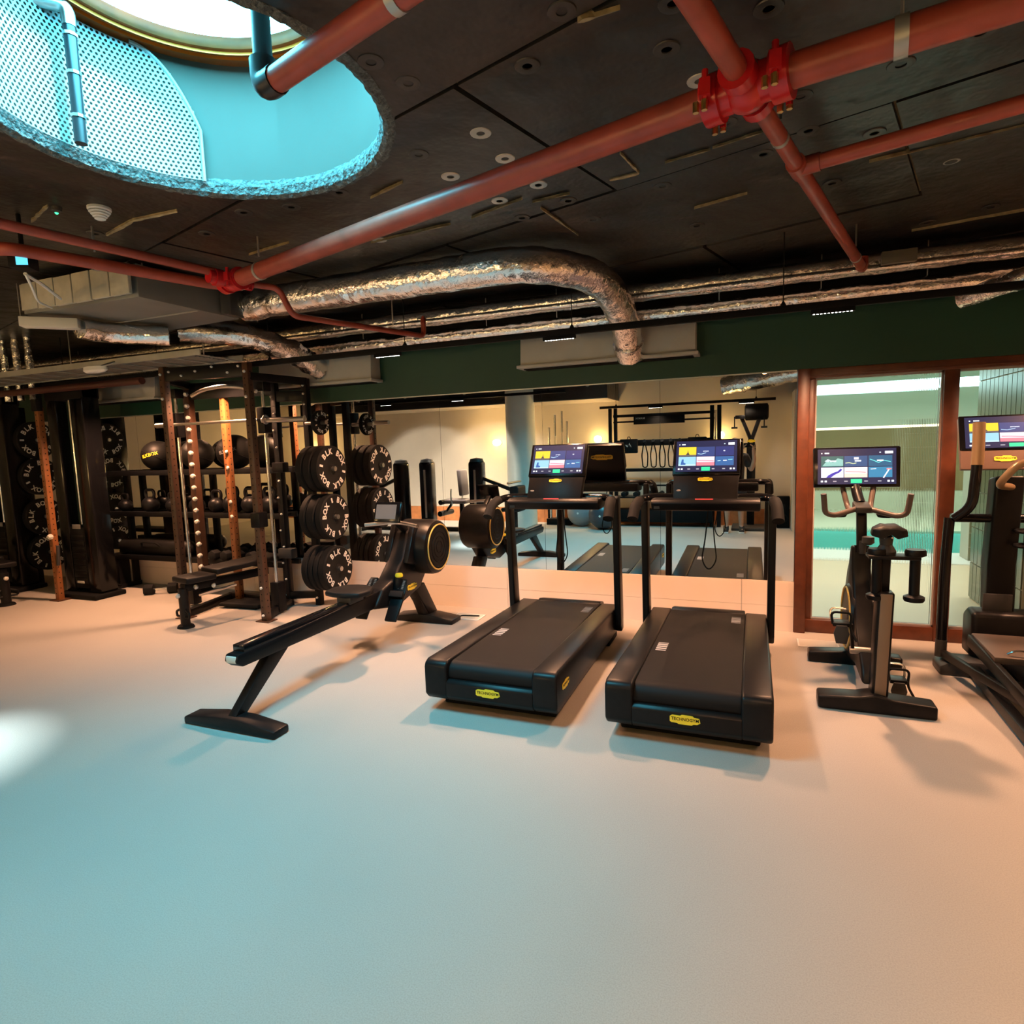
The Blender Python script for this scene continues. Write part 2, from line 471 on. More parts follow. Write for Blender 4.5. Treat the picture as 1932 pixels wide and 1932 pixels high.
# rough concrete lip around the hole
lip = MB(); vs = []; fs = []; rr = random.Random(5); NL = 180; pr = [(SR-.004, CEIL+.07), (SR-.016, CEIL+.035), (SR-.006, CEIL+.0), (SR+.015, CEIL-.012), (SR+.045, CEIL-.004), (SR+.05, CEIL+.02)]
for i, (r, z) in enumerate(pr):
    for k in range(NL):
        a = 2*pi*k/NL; j = rr.uniform(-.004, .004) if i else 0
        vs.append((SC.x+(r+j)*cos(a), SC.y+(r+j)*sin(a), z+rr.uniform(-.004, .004)))
for i in range(len(pr)-1):
    for k in range(NL):
        k2 = (k+1) % NL; fs.append((i*NL+k, i*NL+k2, (i+1)*NL+k2, (i+1)*NL+k))
lip.add(vs, fs).build('concrete_lip', m_['concrete_rim'], shaft, smooth=False)
# perforated metal lining: real holes
def perf_panel():
    mb = MB(); R = SR-.03; a0, a1 = rad(134), rad(262); z0 = CEIL+.045
    pitch = .0215; row = pitch*.866
    def top(a):
        t = math.degrees(a)-134
        return 3.126+.32*(1-(1-t/22)**2.2) if t < 22 else 3.446
    nr = int((3.445-z0)/row)
    for j in range(nr):
        z = z0+row*(j+.5)
        na = int((a1-a0)*R/pitch)
        for i in range(na):
            a = a0+(i+(.5 if j % 2 else 0)+.5)*pitch/R
            if z > top(a): continue
            vs = []; hs = pitch/2/R; hz = row/2
            K = 8
            outer = [(-1, -1), (0, -1), (1, -1), (1, 0), (1, 1), (0, 1), (-1, 1), (-1, 0)]
            for (p, q) in outer: vs.append((SC.x+R*cos(a+p*hs), SC.y+R*sin(a+p*hs), z+q*hz))
            for k in range(K):
                th = pi*1.25+2*pi*k/K; da = .0067*cos(th)/R; dz = .0067*sin(th)
                vs.append((SC.x+R*cos(a+da), SC.y+R*sin(a+da), z+dz))
            mb.add(vs, [(k, (k+1) % K, K+(k+1) % K, K+k) for k in range(K)])
    o = mb.build('perforated_lining', m_['perf'], shaft, smooth=False)
    o['kind'] = 'stuff'
perf_panel()
edge = []
for i in range(40):
    t_ = 22*i/39; a_ = rad(134+t_); edge.append((SC.x+(SR-.03)*cos(a_), SC.y+(SR-.03)*sin(a_), 3.126+.32*(1-(1-t_/22)**2.2)))
MB().tube([(SC.x+(SR-.03)*cos(rad(134)), SC.y+(SR-.03)*sin(rad(134)), CEIL+.04)]+edge, .009, 6).build('lining_edge', m_['perf'], shaft)

# ---- walls
def wbox(name, b, m, label=None, parent=None):
    o = MB().box(*b).build(name, m_[m] if isinstance(m, str) else m, parent, smooth=False)
    return struct(o, label) if parent is None else o
wb = wbox('wall_back', (-11, .30, WALL+.012, WALL+.25, 0, CEIL+.03), 'matt_black', 'long wall behind the mirrors, pale below and black above')
# pale lower cladding panels
x = -10.4
while x < .30:
    x1 = min(x+1.033, .318)
    for z0, z1 in ((.0, .205), (.207, .405)):
        MB().box(x+.0015, x1-.0015, WALL-.012, WALL+.02, z0, z1).build('cladding_panel', m_['wall_lower'], wb, smooth=False)
    x += 1.033
MB().box(-10.9, 3.55, WALL-.030, WALL+.02, 2.055, 2.50).build('green_bulkhead', m_['green'], wb, smooth=False)
MB().box(-10.9, .31, WALL-.012, WALL+.005, 2.046, 2.056).build('mirror_trim', mat('trim_pale', (.6, .62, .6), .3, .6), wb, smooth=False)
wbox('wall_over_glazing', (.30, 3.6, WALL+.03, WALL+.25, 2.06, CEIL+.03), 'matt_black', 'black strip of wall over the glazed wooden frame')
# mirror: one thing, a pane every metre
mir = thing('wall_mirror', 'long frameless wall mirror of tall panes behind the treadmills', 'mirror', (0, WALL, .407))
x = .315-1.0325
k = 0
while x > -10.6:
    mp = MB().box(x+.0012, x+1.0313, -.0, .008, 0, 1.638).build('mirror_pane', m_['mirror'], mir, smooth=False)
    x -= 1.0325
# other walls
wl = wbox('wall_left', (-11.1, -10.9, BACK, 5.4, 0, CEIL+.03), 'wall_cream', 'pale wall at the far left end of the gym')
wf = wbox('wall_front', (-11, 3.6, BACK-.2, BACK, 0, CEIL+.03), 'wall_cream', 'cream wall behind the camera, seen in the mirror')
wr = wbox('wall_right', (3.5, 3.7, BACK, 5.6, 0, CEIL+.03), 'wall_cream', 'cream wall at the right end of the gym')
x = -10.9
while x < 3.4:
    MB().box(x+.002, x+1.598, BACK, BACK+.02, 0, .30).build('plinth_board', m_['wood_light'], wf, smooth=False)
    MB().box(x+.002, x+1.598, BACK, BACK+.008, .305, 1.12).build('wall_panel', m_['wall_cream'], wf, smooth=False)
    x += 1.6
# a pale return of the wall beside the glass, seen in the mirror's right edge
wret = wbox('wall_return', (.62, 1.5, BACK, -.45, 0, 2.3), 'wall_cream', 'short pale return wall behind the camera near the right edge of the mirror')
MB().box(.614, .62, -.95, -.55, .0, 2.05).build('door_leaf', m_['offwhite'], wret, smooth=False)
# dark boxed beam above the wall behind the camera
beam = struct(MB().box(-9.0, -2.35, BACK, -.15, 2.33, CEIL+.02).build('ceiling_beam', m_['ceil_black'], smooth=False), 'deep black boxed beam over the back wall, seen in the mirror')
MB().box(-9.0, -2.35, BACK, -.15, 2.318, 2.33).build('soffit_board', mat('soffit', (.30, .26, .21), .7), beam, smooth=False)
for i in range(16):
    link('fastener', wash, None, beam, (-8.8+.4*i+.1*(i % 2), -.149, 2.58+.02*(i % 3)), (-pi/2, 0, 0))
# round column behind the camera
cb = struct(MB().lathe([(.27, 0), (.27, CEIL)], 40, Matrix.Translation((-3.98, -.15, 0))).build('column', mat('column_white', (.66, .68, .62), .7, noise=(4, .04))), 'round off white column behind the camera, seen in the mirror')

# ---- glazed wooden frame and the pool hall beyond
GY = 5.25
win = bpy.data.objects.new('window_1', None); COL.objects.link(win); struct(win, 'red brown wooden frame with a reeded pane and a clear pane towards the pool')
def fr(name, b, bev=.004): return MB().box(*b).build(name, m_['wood'], win, bev)
fr('jamb', (.318, .40, GY-.09, GY+.06, 0, 2.06))
fr('jamb', (.40, .445, GY-.03, GY+.05, .075, 1.985))
fr('head_rail', (.40, 3.5, GY-.055, GY+.05, 1.985, 2.06))
fr('head_bead', (.40, 3.5, GY-.07, GY-.05, 2.0, 2.012), .002)
fr('mullion', (1.262, 1.355, GY-.055, GY+.05, .0, 1.985))
fr('bottom_rail', (.40, 1.262, GY-.05, GY+.05, .0, .105))
fr('bottom_rail', (1.355, 2.13, GY-.05, GY+.05, .0, .105))
fr('mullion', (2.13, 2.22, GY-.055, GY+.05, .0, 1.985))
fr('jamb', (3.42, 3.5, GY-.055, GY+.05, .0, 1.985))
fr('bottom_rail', (2.22, 3.42, GY-.05, GY+.05, .0, .105))
gk = mat('bead_pale', (.42, .36, .33), .4)
for (x0, x1) in ((.445, 1.262), (1.355, 2.13), (2.22, 3.42)):
    b = MB().box(x0, x0+.010, GY-.01, GY+.02, .105, 1.985).box(x1-.010, x1, GY-.02, GY+.02, .105, 1.985).box(x0, x1, GY-.02, GY+.02, .105, .117).box(x0, x1, GY-.02, GY+.02, 1.972, 1.985)
    b.build('glazing_bead', gk, win, smooth=False)
# reeded pane: ribs are real
rp = MB(); nrib = 78; x0, x1 = .455, 1.252; wv = (x1-x0)/nrib; z0, z1 = .117, 1.972; sg = 5
top = []
pts = [(x0, GY+.006)]
for i in range(nrib):
    for s in range(sg if i < nrib-1 else sg+1):
        t = s/sg; pts.append((x0+(i+t)*wv, GY-.002-.0026*sin(pi*t)))
pts.append((x1, GY+.006))
rp.prism(pts, 'z', z0, z1)
pane = rp.build('reeded_pane', m_['reeded'], win, angle=50)
MB().box(1.365, 2.12, GY, GY+.006, .117, 1.972).build('clear_pane', m_['glass'], win, smooth=False)
MB().box(2.23, 3.41, GY, GY+.006, .117, 1.972).build('clear_pane', m_['glass'], win, smooth=False)

# pool hall
PX0, PX1, PY1, PZ = -3.5, 7.5, 14.2, 2.75
mat('pool_floor', (.62, .53, .40), .35, noise=(2, .05)); mat('pool_tile', (.08, .55, .48), .35)
mat('pool_wall', (.22, .16, .07), .6, noise=(1.2, .2)); mat('pool_upper', (.60, .70, .60), .8); mat('pool_ceil', (.66, .60, .52), .8)
struct(MB().box(PX0, PX1, GY+.36, 8.35, -.12, 0).box(PX0, 1.5, 5.37, GY+.37, -.12, 0).box(1.4, PX1, 5.37, GY+.37, -.12, 0).build('floor_pool_hall', m_['pool_floor'], smooth=False), 'sandy floor of the pool hall behind the glass')
struct(MB().box(PX0, PX1, 8.35, 9.12, -.12, .012).build('trim_pool_edge', mat('coping', (.75, .82, .85), .3), smooth=False), 'pale coping along the pool edge')
struct(MB().box(PX0, PX1, 9.1, 11.3, -1.2, -1.1).build('floor_pool_basin', m_['pool_tile'], smooth=False), 'turquoise tiled basin of the pool')
def water():
    m = bpy.data.materials.new('water'); m.use_nodes = True; b = m.node_tree.nodes['Principled BSDF']
    b.inputs['Base Color'].default_value = (.035, .48, .48, 1); b.inputs['Roughness'].default_value = .06; b.inputs['IOR'].default_value = 1.33
    nt = m.node_tree; tc = nt.nodes.new('ShaderNodeTexCoord'); n = nt.nodes.new('ShaderNodeTexNoise'); n.inputs['Scale'].default_value = 3; bu = nt.nodes.new('ShaderNodeBump'); bu.inputs['Strength'].default_value = .12; bu.inputs['Distance'].default_value = .02
    nt.links.new(tc.outputs['Object'], n.inputs['Vector']); nt.links.new(n.outputs['Fac'], bu.inputs['Height']); nt.links.new(bu.outputs['Normal'], b.inputs['Normal'])
    return m
wt = MB().box(PX0, PX1, 9.12, 11.2, -.06, -.03).build('pool_water', water(), smooth=False); wt['kind'] = 'stuff'; tag(wt, 'turquoise water of the pool behind the glass', 'water')
struct(MB().box(PX0, PX1, 11.2, PY1, -.3, .005).box(PX0, PX1, PY1-.25, PY1, 0, .40).build('floor_pool_reflection', mat('reflection_pale', (.48, .52, .42), .5), smooth=False), 'pale slab and step standing for the bright reflection on the far pool water')  # slab and step stand in for the bright reflection on the water
struct(MB().box(PX0, PX1, PY1, PY1+.2, -1.2, 1.66).build('wall_pool_far', m_['pool_wall'], smooth=False), 'olive brown far wall of the pool hall')
struct(MB().box(PX0, PX1, PY1+.55, PY1+.75, 1.6, PZ).box(PX0, PX1, PY1+.1, PY1+.6, 1.55, 1.65).build('wall_pool_upper', m_['pool_upper'], smooth=False), 'pale green upper wall of the pool hall')
struct(MB().box(PX0, PX1, 5.45, PY1+.8, PZ, PZ+.1).build('ceiling_pool_hall', m_['pool_ceil'], smooth=False), 'pale ceiling of the pool hall')
struct(MB().box(PX0-.2, PX0, 5.4, PY1+.8, -1.2, PZ).build('wall_pool_left', m_['pool_upper'], smooth=False))
struct(MB().box(PX1, PX1+.2, 5.4, PY1+.8, -1.2, PZ).build('wall_pool_right', m_['pool_upper'], smooth=False))
struct(MB().box(PX0, .3, 5.44, 5.5, 0, PZ).box(3.5, PX1, 5.44, 5.5, 0, PZ).box(.25, 3.55, 5.44, 5.5, 2.1, PZ).build('wall_pool_near', m_['wall_cream'], smooth=False), 'cream near wall of the pool hall around the glazing')
# cove light strips of the pool hall
for nm, y, z, col, es, lab in (('cove_light', 13.3, 2.43, (.55, .92, 1.), 4.5, 'cool white light strip across the pool hall ceiling'), ('cove_light', PY1+.10, 1.685, (1., .78, .45), 2.2, 'warm light strip on top of the olive pool wall')):
    t = thing(nm, lab, 'light strip', (0, y, z))
    hh = .085 if y < PY1 else .022
    MB().box(PX0+.2, PX1-.2, .02, .05, -hh*.8, hh*.8).build('channel', m_['galv'], t, smooth=False)
    MB().box(PX0+.25, PX1-.25, -.02, .02, -hh, hh).build('diffuser', mat('strip%d' % es, (1, 1, 1), .5, emit=col, es=es), t, smooth=False)
la = bpy.data.lights.new('pool_ceiling_lamp', 'AREA'); la.shape = 'RECTANGLE'; la.size = 5; la.size_y = 2.0; la.energy = 68; la.color = (1., .88, .72)
lo = bpy.data.objects.new('pool_ceiling_lamp', la); COL.objects.link(lo); lo.location = (1.4, 7.2, PZ-.03)
la = bpy.data.lights.new('pool_water_lamp', 'AREA'); la.shape = 'RECTANGLE'; la.size = 8; la.size_y = 2.5; la.energy = 115; la.color = (.95, 1., .85)
lo = bpy.data.objects.new('pool_water_lamp', la); COL.objects.link(lo); lo.location = (2.4, 11.2, PZ-.03)
# green tiled pier beside the glass: the tiles are pieces
pier = struct(MB().box(1.905, 2.35, 5.56, 6.72, 0, PZ).build('wall_tiled_pier', m_['grout'], smooth=False), 'green tiled pier in the pool hall behind the clear pane')
tg = MB().box(-.005, .006, .005, .0915, .005, .325).mesh('tile', smooth=False); tg.materials.append(m_['tile_green'])
tg2 = MB().box(.003, .095, -.006, .004, .003, .327).mesh('tile', smooth=False); tg2.materials.append(m_['tile_green'])
for j in range(8):
    for i in range(12):
        link('tile', tg, None, pier, (1.900, 5.566+i*.0965, j*.330+.01))
pier2 = struct(MB().box(2.40, 2.66, 8.6, 8.9, 0, 1.72).build('wall_tiled_screen', m_['grout'], smooth=False), 'low green tiled screen further back in the pool hall')
tg3 = MB().box(.003, .061, -.006, .004, .003, .165).mesh('tile', smooth=False); tg3.materials.append(m_['tile_green'])
for j in range(10):
    for i in range(4):
        link('tile', tg3, None, pier2, (2.402+i*.064, 8.598, .005+j*.171))

# ================================================================== CEILING SERVICES
# ---- red sprinkler pipes
PZ_ = 2.65
CX = Vector((-.027, 2.188, PZ_)); FX = Vector((-3.088, 3.074, PZ_))
E1 = (FX-CX).normalized(); E2 = Vector((.258, .966, 0))
def coupling(mb, p, d, r, L=.05):
    p = Vector(p); d = Vector(d).normalized()
    mb.tube([p-d*L/2, p-d*L/2*.98, p+d*L/2*.98, p+d*L/2], [r*.98, r*1.32, r*1.32, r*.98], 16)
    return mb
def bolts(mb, p, d, r):
    p = Vector(p); d = Vector(d).normalized(); s = d.cross(Vector((0, 0, 1))).normalized()
    for sg in (-1, 1):
        c = p+s*sg*r*1.45
        mb.cbox(c, (.034, .034, .05)); 
        mb.tube([c+Vector((0, 0, -.055)), c+Vector((0, 0, .055))], .010, 6)
# main pipe: a run either side of the cross fitting
pm = thing('sprinkler_pipe', 'thick red sprinkler pipe running the length of the black ceiling', 'pipe', (0, 0, 0))
MB().tube([CX+E1*.10, FX-E1*.10], .049, 18).build('pipe_run', m_['pipe_red'], pm)
MB().tube([CX-E1*.10, CX-E1*.10+Vector((2.6, -.42, 0))], .049, 18).build('pipe_run', m_['pipe_red'], pm)
cr = MB().tube([CX-E1*.13, CX+E1*.13], .060, 18).tube([CX-E2*.12, CX+E2*.12], .046, 16).ball(CX, .075)
for sg in (-1, 1):
    coupling(cr, CX+E1*sg*.105, E1, .058, .055); bolts(cr, CX+E1*sg*.105, E1, .058)
    coupling(cr, CX+E2*sg*.10, E2, .042, .05)
fit = cr.build('cross_fitting', m_['fitting_red'], pm)
for sg in (-1, 1):
    for s2 in (-1, 1):
        c = CX+E1*sg*.105+Vector((E1.y, -E1.x, 0))*s2*.088
        for q_ in (c, c+E1*.028): MB().tube([q_+Vector((0, 0, -.066)), q_+Vector((0, 0, -.035))], .010, 6).build('bolt', m_['brass'], fit)

c2 = MB(); cp = CX-E1*.10+Vector((.66, -.107, 0)); dd = Vector((2.6, -.42, 0)).normalized(); coupling(c2, cp, dd, .053, .07); bolts(c2, cp, dd, .053)
c2.build('pipe_coupling', m_['fitting_red'], pm)
fx = MB().tube([FX-E1*.10, FX+E1*.12], .054, 16).tube([FX-E2*.16, FX+E2*.12], .042, 14).ball(FX, .065)
coupling(fx, FX-E1*.07, E1, .052); coupling(fx, FX+E1*.08, E1, .05); bolts(fx, FX-E1*.07, E1, .05); coupling(fx, FX-E2*.10, E2, .04)
fx.build('cross_fitting', m_['fitting_red'], pm)
def hanger(p, r, parent, wide=.03, rod=.006):
    mb = MB(); p = Vector(p)
    n = 20
    mb.tube([p+Vector((0, 0, r+.035)), (p.x, p.y, CEIL)], rod, 6)
    mb.build('hanger_rod', m_['steel'], parent)
    return p
def band(p, d, r, wide, parent):
    d = Vector(d).normalized(); p = Vector(p)
    MB().tube([p-d*wide/2, p+d*wide/2], r, 18).build('pipe_band', m_['galv'], parent)
for t in (.90,):
    p = CX+(FX-CX)*t; hanger(p, .05, pm); band(p, E1, .053, .022, pm)
p = CX-E1*.10+dd*.31; band(p, dd, .053, .035, pm); MB().bar(p+Vector((0, 0, .05)), (p.x, p.y, CEIL), .035, .004, up=(1, 0, 0)).build('hanger_strap', m_['galv'], pm)
# branch across
pb = thing('sprinkler_pipe', 'thin red branch pipe dropping from the cross fitting towards the glazing', 'pipe')
be = CX+Vector((.69, 2.55, 0)); bd = (be-CX).normalized()
MB().tube([CX+bd*.12, be, be+Vector((0, 0, -.0))], .030, 14).build('pipe_run', m_['pipe_red'], pb)
MB().tube(fillet([be-bd*.06, be+bd*.02, be+bd*.02+Vector((0, 0, .07))], .03), .034, 12).build('end_elbow', m_['pipe_red'], pb)
tee = CX+bd*.73
MB().tube([tee-bd*.06, tee+bd*.06], .038, 14).tube([tee, tee+Vector((.08, -.022, 0))], .036, 12).build('tee_fitting', m_['pipe_red'], pb)
MB().tube([tee+Vector((.05, -.014, 0)), tee+Vector((2.6, -.75, 0))], .030, 14).build('pipe_run', m_['pipe_red'], pb)
for t in (.42, 2.35):
    p = CX+bd*t; hanger(p, .03, pb); band(p, bd, .0325, .02, pb)
pc = thing('sprinkler_pipe', 'red pipe coming towards the camera from the cross fitting', 'pipe')
MB().tube([CX-E2*.12, CX-E2*2.2], .034, 14).build('pipe_run', m_['pipe_red'], pc)
# skylight pipe
pk = thing('sprinkler_pipe', 'red pipe entering the skylight with a dark elbow', 'pipe')
K0 = Vector((-1.47, 1.66, 2.72)); kd = Vector((.963, -.269, 0))
MB().tube([K0+kd*.05, K0+kd*2.2], .038, 16).build('pipe_run', m_['pipe_red'], pk)
dkp = mat('pipe_dark', (.010, .012, .016), .35)
MB().tube(fillet([K0+kd*.07, K0, K0+Vector((0, 0, .08))], .06, 8), .043, 14).build('elbow', dkp, pk)
MB().tube([K0+Vector((0, 0, .07)), K0+Vector((0, 0, .95))], .030, 14).build('riser', dkp, pk)
p = K0+kd*.62; band(p, kd, .041, .03, pk); hanger(p, .04, pk)
pk2 = thing('drain_pipe', 'dark upright pipe with a bright bend against the perforated skylight lining', 'pipe')
q = Vector((-2.66, 1.875, 0))
MB().tube([q+Vector((0, 0, CEIL+.03)), q+Vector((0, 0, 3.36))], .024, 12).build('riser', dkp, pk2)
MB().tube(fillet([q+Vector((0, 0, 3.34)), q+Vector((0, 0, 3.42)), q+Vector((-.10, -.09, 3.42))], .05, 6), .027, 12).build('bend', m_['steel'], pk2)
for z in (2.98, 3.15, 3.30): MB().tube([q+Vector((0, 0, z)), q+Vector((0, 0, z+.012))], .029, 10).build('pipe_clip', m_['steel'], pk2)
# pipes to the left
p2 = thing('sprinkler_pipe', 'upper of two red pipes running left over the ventilation unit', 'pipe')
MB().tube([FX-E2*.12+Vector((.0, .0, .03)), (-3.37, 1.80, PZ_+.03), (-3.60, .9, PZ_+.03)], .026, 12).build('pipe_run', m_['pipe_red'], p2)
p3 = thing('sprinkler_pipe', 'lower of two red pipes running left, with an elbow at its end', 'pipe')
MB().tube(fillet([FX+E1*.12, FX+E1*.16-E2*.05, (-3.56, 2.08, PZ_-.01), (-3.80, 1.98, PZ_-.01), (-4.3, 1.9, PZ_-.01)], .05), .034, 12).build('pipe_run', m_['pipe_red'], p3)
p = Vector((-3.46, 2.45, PZ_-.005)); band(p, (-.24, -1, 0), .037, .03, p3); hanger(p, .03, p3)
p4 = thing('sprinkler_pipe', 'thin dark red pipe stepping down under the big foil duct', 'pipe')
a = Vector((-2.963, 3.335, 2.65))
MB().tube(fillet([FX+E2*.10, a, (-2.93, 3.42, 2.48), (-2.56, 4.56, 2.482), (-2.56, 4.56, 2.58)], .05, 6), .021, 12).build('pipe_run', m_['pipe_red'], p4)
MB().lathe([(.012, 0), (.024, .01), (.020, .05), (.008, .07)], 12, Matrix.Translation((-2.56, 4.56, 2.575))).build('sprinkler_head', m_['pipe_red'], p4)
hanger((-2.66, 4.25, 2.48), .02, p4)

# ---- foil ducts
def foil_tube(pts, r, n=28, step=.05, jit=.004, seed=1):
    rg = random.Random(seed); P = [Vector(p) for p in pts]; out = []; rs = []
    for i in range(len(P)-1):
        L = (P[i+1]-P[i]).length; k = max(1, int(L/step))
        for s in range(k): out.append(P[i]+(P[i+1]-P[i])*(s/k)); rs.append(r+rg.uniform(-jit, jit))
    out.append(P[-1]); rs.append(r)
    mb = MB().tube(out, rs, n)
    mb.v = [tuple(Vector(v)+Vector((rg.uniform(-1, 1), rg.uniform(-1, 1), rg.uniform(-1, 1)))*jit*.7) for v in mb.v]
    return mb
fb = thing('foil_duct', 'fat crinkled silver foil duct bending down to the vent box', 'duct')
foil_tube(fillet([(-3.60, 3.80, 2.71), (-1.32, 3.80, 2.715), (-.98, 4.28, 2.69), (-.925, 4.72, 2.52), (-.925, 5.0, 2.29)], .30, 8), .112, seed=2).build('duct_run', m_['foil'], fb, angle=70)
foil_tube([(-3.72, 3.80, 2.71), (-3.55, 3.80, 2.71)], .118, step=.03, seed=3).build('duct_collar', m_['foil'], fb, angle=70)
foil_tube([(-.925, 4.93, 2.335), (-.925, 5.03, 2.255)], .122, step=.03, seed=5).build('duct_collar', m_['foil'], fb, angle=70)
fb2 = thing('foil_duct', 'short crinkled foil bend above the power rack', 'duct')
foil_tube(fillet([(-4.55, 3.9, 2.62), (-4.15, 4.25, 2.60), (-4.02, 4.70, 2.48), (-4.0, 5.0, 2.36)], .25, 8), .105, seed=7, jit=.010).build('duct_run', m_['foil'], fb2, angle=70)
fu = thing('foil_pipe', 'upper of two long foil wrapped pipes along the mirror wall', 'pipe')
foil_tube([(-9.6, 4.93, 2.71), (3.3, 4.93, 2.705)], .070, 16, .12, .004, 11).build('pipe_run', m_['foil'], fu, angle=60)
foil_tube([(-9.6, 4.85, 2.665), (3.3, 4.85, 2.66)], .022, 10, .2, .002, 12).build('pipe_line', m_['foil'], fu, angle=60)
flo = thing('foil_pipe', 'lower of two long foil wrapped pipes along the mirror wall', 'pipe')
foil_tube([(-9.6, 5.05, 2.555), (3.3, 5.05, 2.55)], .062, 16, .10, .005, 13).build('pipe_run', m_['foil'], flo, angle=60)
for x in (-7.6, -5.9, -3.5, -2.2, -1.55, -.25, .45, 1.1, 2.2):
    MB().tube([(x, 5.05, 2.60), (x, 5.05, CEIL)], .004, 6).build('hanger_wire', m_['steel'], flo)
MB().tube([(1.02, 5.05, 2.55), (1.05, 5.05, 2.55)], .066, 18).build('pipe_band', m_['chrome'], flo)
MB().box(.78, .98, 4.76, 4.80, 2.66, 2.74).build('data_plate', mat('plate_dark', (.12, .11, .09), .4), fu, .003)
# right end: a foil bend off the edge
fr_ = thing('foil_duct', 'dark foil duct bending off at the right edge of the ceiling', 'duct')
foil_tube(fillet([(1.72, 4.35, 2.50), (1.50, 4.55, 2.44), (1.25, 4.85, 2.40)], .1, 6), .06, seed=15).build('duct_run', m_['foil'], fr_, angle=70)

# ---- vent boxes on the bulkhead
def vent(x0, x1, lab):
    t = thing('vent_box', lab, 'vent', ((x0+x1)/2, 5.16, 2.21)); w_ = (x1-x0)/2
    MB().prism([(-.17, 0.02), (-.15, .26), (0, .26), (0, 0.02)], 'x', -w_, w_).build('box_body', m_['plenum'], t, .004)
    MB().box(-w_-.025, w_+.025, -.20, .0, -.004, .022).build('bottom_flange', m_['plenum'], t, .003)
    MB().box(-w_+.02, w_-.02, -.14, -.03, -.012, -.003).build('slot_grille', m_['matt_black'], t)
vent(-1.87, -.42, 'pale metal vent box on the green bulkhead above the first treadmill')
vent(-4.78, -3.40, 'pale metal vent box on the green bulkhead behind the power rack')
vent(-7.9, -6.3, 'pale metal vent box on the bulkhead at the far left')

# ---- ceiling unit, left
au = thing('ventilation_unit', 'grey metal ceiling ventilation unit with cream insulated front panels', 'ventilation unit', (-4.38, 3.33, 2.6))
MB().prism([(-.50, -.44), (.62, -.40), (.64, .42), (-.68, .50)], 'z', 0, .215).build('casing', mat('casing_grey', (.17, .175, .17), .5, .3, noise=(3, .08)), au, .006)
MB().box(-.50, .62, .05, .06, -.008, 0).build('seam_strip', m_['galv'], au)
for i in range(6):
    x0 = -.49+i*.185
    mp = MB().box(x0+.005+rnd.uniform(0, .004), x0+.180, -.462, -.436, .015+rnd.uniform(-.006, .008), .205+rnd.uniform(-.01, .006))
    mp.build('insulation_panel', mat('insul', (.46, .43, .35), .75, noise=(12, .12)), au, .004)
for sx in (-.45, .55):
    MB().tube([(sx, -.3, .2), (sx, -.3, .25)], .006, 6).build('hanger_rod', m_['steel'], au)
du = thing('duct_transition', 'dark grey rectangular duct piece joining the unit to the foil duct', 'duct', (-3.73, 3.72, 2.6))
MB().prism([(-.0, -.15), (.05, -.10), (.05, .16), (0, .22)], 'z', 0.005, .21).build('duct_body', m_['dark_grey'], du, .004)
sb = thing('service_box', 'pale dented service box under the ventilation unit', 'box', (-4.66, 2.93, 2.50))
MB().prism([(-.16, -.12), (.10, .12), (.04, .20), (-.22, -.04)], 'z', 0, .07).build('box_body', m_['offwhite'], sb, .006)
MB().tube([(-.18, -.09, .07), (-.18, -.09, .30)], .003, 5).build('hanger_wire', m_['steel'], sb)
MB().prism([(-.165, -.10), (.08, .126), (.085, .120), (-.16, -.106)], 'z', .012, .055).build('box_lid', m_['white'], sb)
fs_ = thing('foil_duct', 'stubby foil duct with a warm glint under the ventilation unit', 'duct')
foil_tube(fillet([(-4.62, 3.10, 2.51), (-4.62, 3.32, 2.51), (-4.35, 3.62, 2.51)], .15, 6), .075, seed=21).build('duct_run', m_['foil'], fs_, angle=70)
# cable tray
ct = thing('cable_tray', 'metal cable tray full of grey cables at the upper left', 'cable tray', (-5.2, 3.95, 2.36))
for sy in (-.22, .22): MB().box(-3.9, 1.05, sy-.006, sy+.006, 0, .05).build('side_rail', m_['galv'], ct)
for i in range(17): MB().box(-3.8+.3*i, -3.78+.3*i, -.215, .215, 0, .008).build('rung', m_['galv'], ct)
for i in range(9):
    y = -.19+i*.047
    MB().tube([(-3.9+.3*k, y+rnd.uniform(-.008, .008), .022) for k in range(17)], .014, 8).build('cable', mat('cable_grey', (.13, .12, .11), .55), ct)
for sx in (-3., -1.2, .6):
    MB().tube([(sx, .22, .03), (sx, .22, .49)], .005, 6).build('hanger_rod', m_['steel'], ct)
el = thing('emergency_light', 'white oval emergency light under the cable tray', 'light', (-5.15, 3.55, 2.27))
MB().lathe([(.0, 0), (.04, .004), (.052, .02), (.05, .05), (.04, .055)], 20, Matrix.Diagonal((2.6, 1, 1, 1))).build('body', m_['white'], el)
MB().tube([(0, 0, .04), (0, .185, .115)], .010, 6).build('bracket', m_['steel'], el)
dr = thing('drain_pipe', 'dark red pipe running under the cable tray at the far left', 'pipe')
MB().tube([(-9.2, 4.25, 2.30), (-5.35, 4.12, 2.27)], .035, 12).build('pipe_run', mat('pipe_dull_red', (.05, .012, .010), .5), dr)
for k, (x, y) in enumerate(((-7.55, 4.22), (-7.30, 4.22), (-7.05, 4.22))):
    o = foil_tube([(x-.04*k, y, 2.20), (x-.04*k, y, CEIL)], .035, 12, .06, .004, 40+k).build('foil_riser', m_['foil'], angle=60)
    tag(o, '%s of three short upright foil pipes at the far left of the ceiling' % ('leftmost', 'middle', 'rightmost')[k], 'pipe', 'foil risers at the far left')
